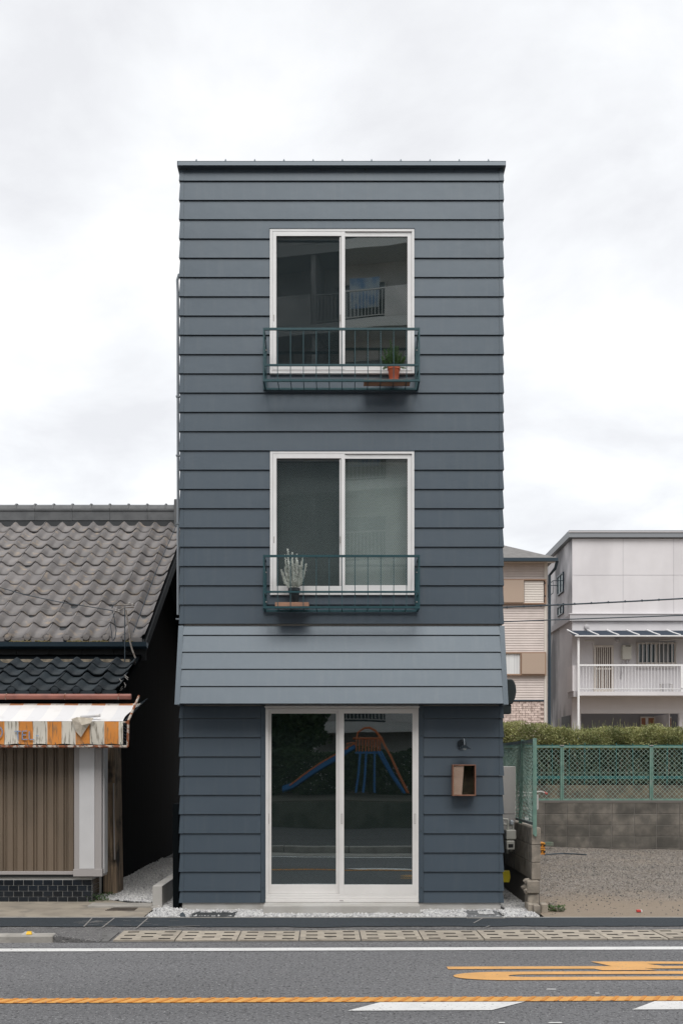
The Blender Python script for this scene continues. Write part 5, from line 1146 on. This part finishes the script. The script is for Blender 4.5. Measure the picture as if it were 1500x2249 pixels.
obj('eave_gutter', MB().box(a,PY-.58,ze-.13,X(1218,PD),PY-.44,ze-.01), NAVY, PK); obj('soffit', MB().box(a,PY-.44,ze-.09,X(1216,PD),PY-.001,ze-.02), LATT, PK)
obj('downpipe', MB().tube([(X(1217,PD),PY-.5,ze-.1),(X(1214,PD),PY-.4,ze-.35),(X(1205,PD),PY-.1,ze-.55),(X(1204.5,PD),PY-.1,TZ)], .055, 8), NAVY, PK, smooth=True)
def shut(px0,px1,py0,py1,kind):
    A0,A1,z0_,z1_ = X(px0,PD),X(px1,PD),Z(py1,PD),Z(py0,PD)
    w_ = obj('window', frame4(MB(),A0,A1,z0_,z1_,.05,PY-.16,PY-.024), TANF, PK); mid = X(1148 if kind=='up' else 1143.5,PD)
    if kind == 'up':
        obj('shutter_box', MB().box(A0+.05,PY-.20,z0_+.05,mid,PY-.03,z1_-.05), TAN, w_)
        z = z0_+.05
        while z < z1_-.1: obj('shutter_slat', MB().prism([(PY-.11,z),(PY-.09,z+.055),(PY-.05,z+.055),(PY-.05,z)],mid+.03,A1-.09,'x'), LATT, w_); z += .06
        for q in (.28,.8): obj('hinge', MB().box(A1-.07,PY-.17,z0_+(z1_-z0_)*q,A1-.03,PY-.162,z0_+(z1_-z0_)*q+.06), GASK, w_)
    else:
        obj('shutter_box', MB().box(mid,PY-.20,z0_+.05,A1-.05,PY-.03,z1_-.05), TAN, w_)
        obj('pane', MB().box(A0+.05,PY-.09,z0_+.05,mid-.05,PY-.07,z1_-.05), CURT, w_); obj('mullion', MB().box(mid-.05,PY-.15,z0_+.05,mid-.002,PY-.03,z1_-.05), TANF, w_)
shut(1100,1197.5,1273,1328,'up'); shut(1105,1197,1433,1484,'lo')

# power lines
def pl(pts, dd, r, lbl): return tag(obj('power_line', MB().tube([(X(a_,dd),dd+CAMY,Z(b_,dd)) for a_,b_ in pts], r, 6), WIREM), lbl, 'cable', 'power lines crossing in front of the white building')
pl([(700,1338),(950,1336),(1105,1334),(1200,1329.5),(1300,1325),(1400,1320),(1500,1314.5),(1700,1300),(2100,1262)], 25, .018, 'upper thick power line crossing in front of the white building')
pl([(700,1372),(950,1369),(1105,1365.5),(1250,1360),(1400,1355),(1500,1351.5),(1700,1342),(2100,1320)], 25, .013, 'lower thin power line crossing in front of the white building')
cl = bpy.data.objects['power_line']
for k in range(10): px = 1110+k*37+3; py = 1334-(px-1105)*.0492; obj('spacer_clip', MB().tube([(X(px-1.5,25),13,Z(py,25)),(X(px+1.5,25),13,Z(py,25))], .027, 6), WIREM, cl)

# ============================================================ OPPOSITE SIDE OF THE STREET (seen in the glass)
o = struct('far_gutter', MB().box(-40,-7.7,-.05,40,-7.05,.004), CONC); o.rotation_euler.z = RT
ks = withmat(MB().cbox(0,0,-.05,1.19,.17,.13,.015).mesh('far_kerb_stone'), CONC); fk = tag(bpy.data.objects.new('far_kerb', None), kind='structure'); C.objects.link(fk); WL[fk] = Vector((0,0,0)); fk.rotation_euler.z = RT
for k in range(-8, 8): piece('kerb_stone', ks, fk, (k*1.2,-7.88,0))
struct('far_pavement', MB().box(-40,-14.3,-.05,40,-7.75,.10), asphalt('pavement_asphalt', (.10,.10,.10), (.25,.25,.25), (.05,.05,.05)))
fw = thing('park_retaining_wall', 'mossy retaining wall of the park across the street', 'wall', (0,-14.2,0)); obj('wall', MB().box(-30,-14.3,.0,30,-14.1,.72), mat('mossy_wall',(.12,.125,.10),(.07,.08,.06),3,.95,.5,40), fw)
struct('park_ground', MB().box(-40,-40,-.1,40,-14.3,.75), mat('park_earth',(.10,.09,.07),(.07,.065,.05),3,.95))
def crown(n, c, rad, parent, m, size, name='crown'):
    q = RNG.normal(size=(n,3)); q /= np.linalg.norm(q,axis=1)[:,None]; r = RNG.random(n)**.45
    lump = 1+.25*np.sin(q[:,0]*5+c[0])*np.sin(q[:,1]*6)+.18*np.sin(q[:,2]*9+c[1]); P = q*(r*lump)[:,None]*np.array(rad)+np.array(c)
    keep = (np.sin(P[:,0]*3.1)*np.sin(P[:,1]*2.7+1)*np.sin(P[:,2]*3.3)+.5*RNG.normal(size=n)) > -.35; P = P[keep]
    bulk(name, LEAF_V, LEAF_F, P, np.column_stack([RNG.uniform(.6,1.3,len(P))*size]*3)*np.array([1,.6,1]), m, parent)
ph = thing('park_hedge', 'tall dark hedge behind the playground slide', 'hedge', (0,-19.5,.75))
n_ = 45000; P = np.column_stack([RNG.uniform(-13,13,n_), RNG.uniform(-20,-19,n_), .75+RNG.random(n_)*1.35]); P[:,2] += .1*np.sin(P[:,0]*3)
bulk('foliage', LEAF_V, LEAF_F, P, np.column_stack([np.full(n_,.13),np.full(n_,.08),np.full(n_,.1)]), TREEL, ph)
for k, (x, y, h, r) in enumerate(((-4.6,-19.2,5.2,2.0),(-8.5,-18,6.5,2.4),(6.8,-19.5,5.5,2.2),(11,-18,6.5,2.5),(-1.6,-21.0,3.6,1.2))):
    t = thing('park_tree', ['dark leafy tree left of the slide in the park','tall dark tree at the left end of the park','dark leafy tree right of the slide in the park','tall dark tree at the right end of the park','small young tree behind the slide in the park'][k], 'tree', (x,y,.75), group='trees in the park across the street')
    obj('trunk', MB().tube([(x,y,.7),(x+.1,y,h*.45),(x,y+.1,h*.75)], .16, 8, r1=.06), BARK, t, smooth=True)
    for q in range(4): obj('limb', MB().tube([(x,y,h*(.35+.1*q)),(x+r*.6*math.cos(q*1.7),y+r*.6*math.sin(q*1.7),h*(.6+.1*q))], .06, 6, r1=.02), BARK, t)
    crown(9000, (x,y,h*.78), (r,r,h*.28), t, TREEL, .17)
# slide
sd_ = thing('playground_slide', 'orange and blue metal playground slide in the park', 'slide', (1.5,-17,.75)); SD = 29.0
BLUE = mat('slide_blue',(.02,.16,.42),rough=.4); ORM = mat('slide_orange',(.62,.16,.04),rough=.5)
def sp_(zx, zy, dd=SD, y=0):
    px, py = 560+zx/3.947, 1520+zy/3.947; return Vector((X(px,dd), -(dd-12)-y, Z(py,dd)))
a_ = sp_(870,500); b_ = sp_(560,700); c_ = sp_(300,870)
m = MB()
for p, q in ((a_,b_),(b_,sp_(330,850)),(sp_(330,850),sp_(230,880))):
    m.hexa([p+Vector((0,0,0)),q,q+Vector((0,-.5,0)),p+Vector((0,-.5,0)),p+Vector((0,0,.05)),q+Vector((0,0,.05)),q+Vector((0,-.5,.05)),p+Vector((0,-.5,.05))])
    for s_ in (0,-.5): m.hexa([p+Vector((0,s_,0)),q+Vector((0,s_,0)),q+Vector((0,s_-.03,0)),p+Vector((0,s_-.03,0)),p+Vector((0,s_,.2)),q+Vector((0,s_,.2)),q+Vector((0,s_-.03,.2)),p+Vector((0,s_-.03,.2))])
obj('chute', m, BLUE, sd_)
obj('chute_rail', MB().tube([a_+Vector((0,.02,.2)),b_+Vector((0,.02,.22)),sp_(300,830)+Vector((0,.02,.05))],.02,6).tube([a_+Vector((0,-.55,.2)),b_+Vector((0,-.55,.22)),sp_(300,830)+Vector((0,-.55,.05))],.02,6), ORM, sd_)
obj('platform', MB().box(sp_(870,515).x,-17.7,sp_(0,520).z-.05,sp_(1090,515).x,-17,sp_(0,520).z), BLUE, sd_)
for zx0, zx1 in ((915,880),(960,940),(1030,1030),(1055,1300)): 
    for y in (0,.65): obj('leg', MB().tube([sp_(zx0,515,y=y),sp_(zx1,880,y=y)],.026,6), BLUE, sd_)
obj('ladder', MB().tube([sp_(1085,515),sp_(1300,880)],.03,6).tube([sp_(1085,515,y=.65),sp_(1300,880,y=.65)],.03,6), BLUE, sd_)
for k in range(5): t_ = (k+.5)/5; obj('step', MB().box(0,0,0,.12,.6,.02) if False else MB().tube([sp_(1085,515).lerp(sp_(1300,880),t_), sp_(1085,515,y=.65).lerp(sp_(1300,880,y=.65),t_)],.03,6), BLUE, sd_)
arch = [(880,400),(890,345),(940,312),(985,305),(1040,330),(1080,380),(1190,570),(1330,880)]
for y in (0,.65): obj('hoop_rail', MB().tube([sp_(a,b,y=y) for a,b in arch],.02,6), ORM, sd_, smooth=True)
m = MB(); 
for k in range(9):
    for y in (0,.65): m.tube([sp_(880+k*25,515,y=y),sp_(880+k*25,395,y=y)],.011,5)
for y in (0,.65): m.tube([sp_(850,395,y=y),sp_(1105,395,y=y)],.018,5)
m.tube([sp_(800,500),sp_(800,440),sp_(850,430),sp_(880,470)],.018,5)
obj('guard_rail', m, ORM, sd_)
# apartment block
AP = thing('apartment_block', 'pale apartment block with railed balconies across the street', 'apartment building', (0,-25.5,-.2), rot=math.radians(12), local=True)
APW = mat('apartment_render',(.66,.62,.60),(.48,.455,.44),.6,.85); APB = mat('apartment_beam',(.58,.56,.54),rough=.8); APG = mat('apartment_window',(.03,.04,.05),rough=.1,spec=.8); APC = mat('laundry_blue',(.10,.20,.36),(.35,.4,.45),3,.8)
FH = 2.82; NF = 8
# local: +Y faces the street here
obj('back_wall', MB().box(-17,-10,0,17,-1.4,FH*NF+1), APW, AP)
for f in range(NF+1):
    z = f*FH+.45
    if f: obj('floor_slab', MB().box(-17,-1.399,z-.16,17,.02,z), APB, AP); obj('slab_edge', MB().box(-17,.021,z-.28,17,.10,z+.08), APB, AP)
    for u in range(-4, 4):
        xx = -(u*4.2+.6)-4.12-0.5
        obj('partition', MB().box(xx-.08,-1.398,z,xx+.08,-.05,z+FH-.17), APW, AP)
        w_ = obj('window', frame4(MB(),xx+.5,xx+2.4,z+.02,z+2.0,.06,-1.39,-1.33), STEELW, AP); obj('pane', MB().box(xx+.56,-1.385,z+.08,xx+2.34,-1.37,z+1.94), APG, w_)
        if f:
            m = MB().box(xx+.1,.04,z+1.06,xx+2.6,.09,z+1.11).box(xx+.1,.045,z+.15,xx+2.6,.08,z+.18)
            q = xx+.15
            while q < xx+2.6: m.box(q,.05,z+.18,q+.025,.075,z+1.06); q += .13
            obj('balcony_rail', m, STEELW, AP); obj('balcony_panel', MB().box(xx+2.6,.03,z+.08,xx+4.12,.11,z+1.1), APW, AP)
            if (f+u)%2: obj('laundry', MB().box(xx+1.2,-.5,z+.7,xx+2.3,-.47,z+1.75), APC, AP)
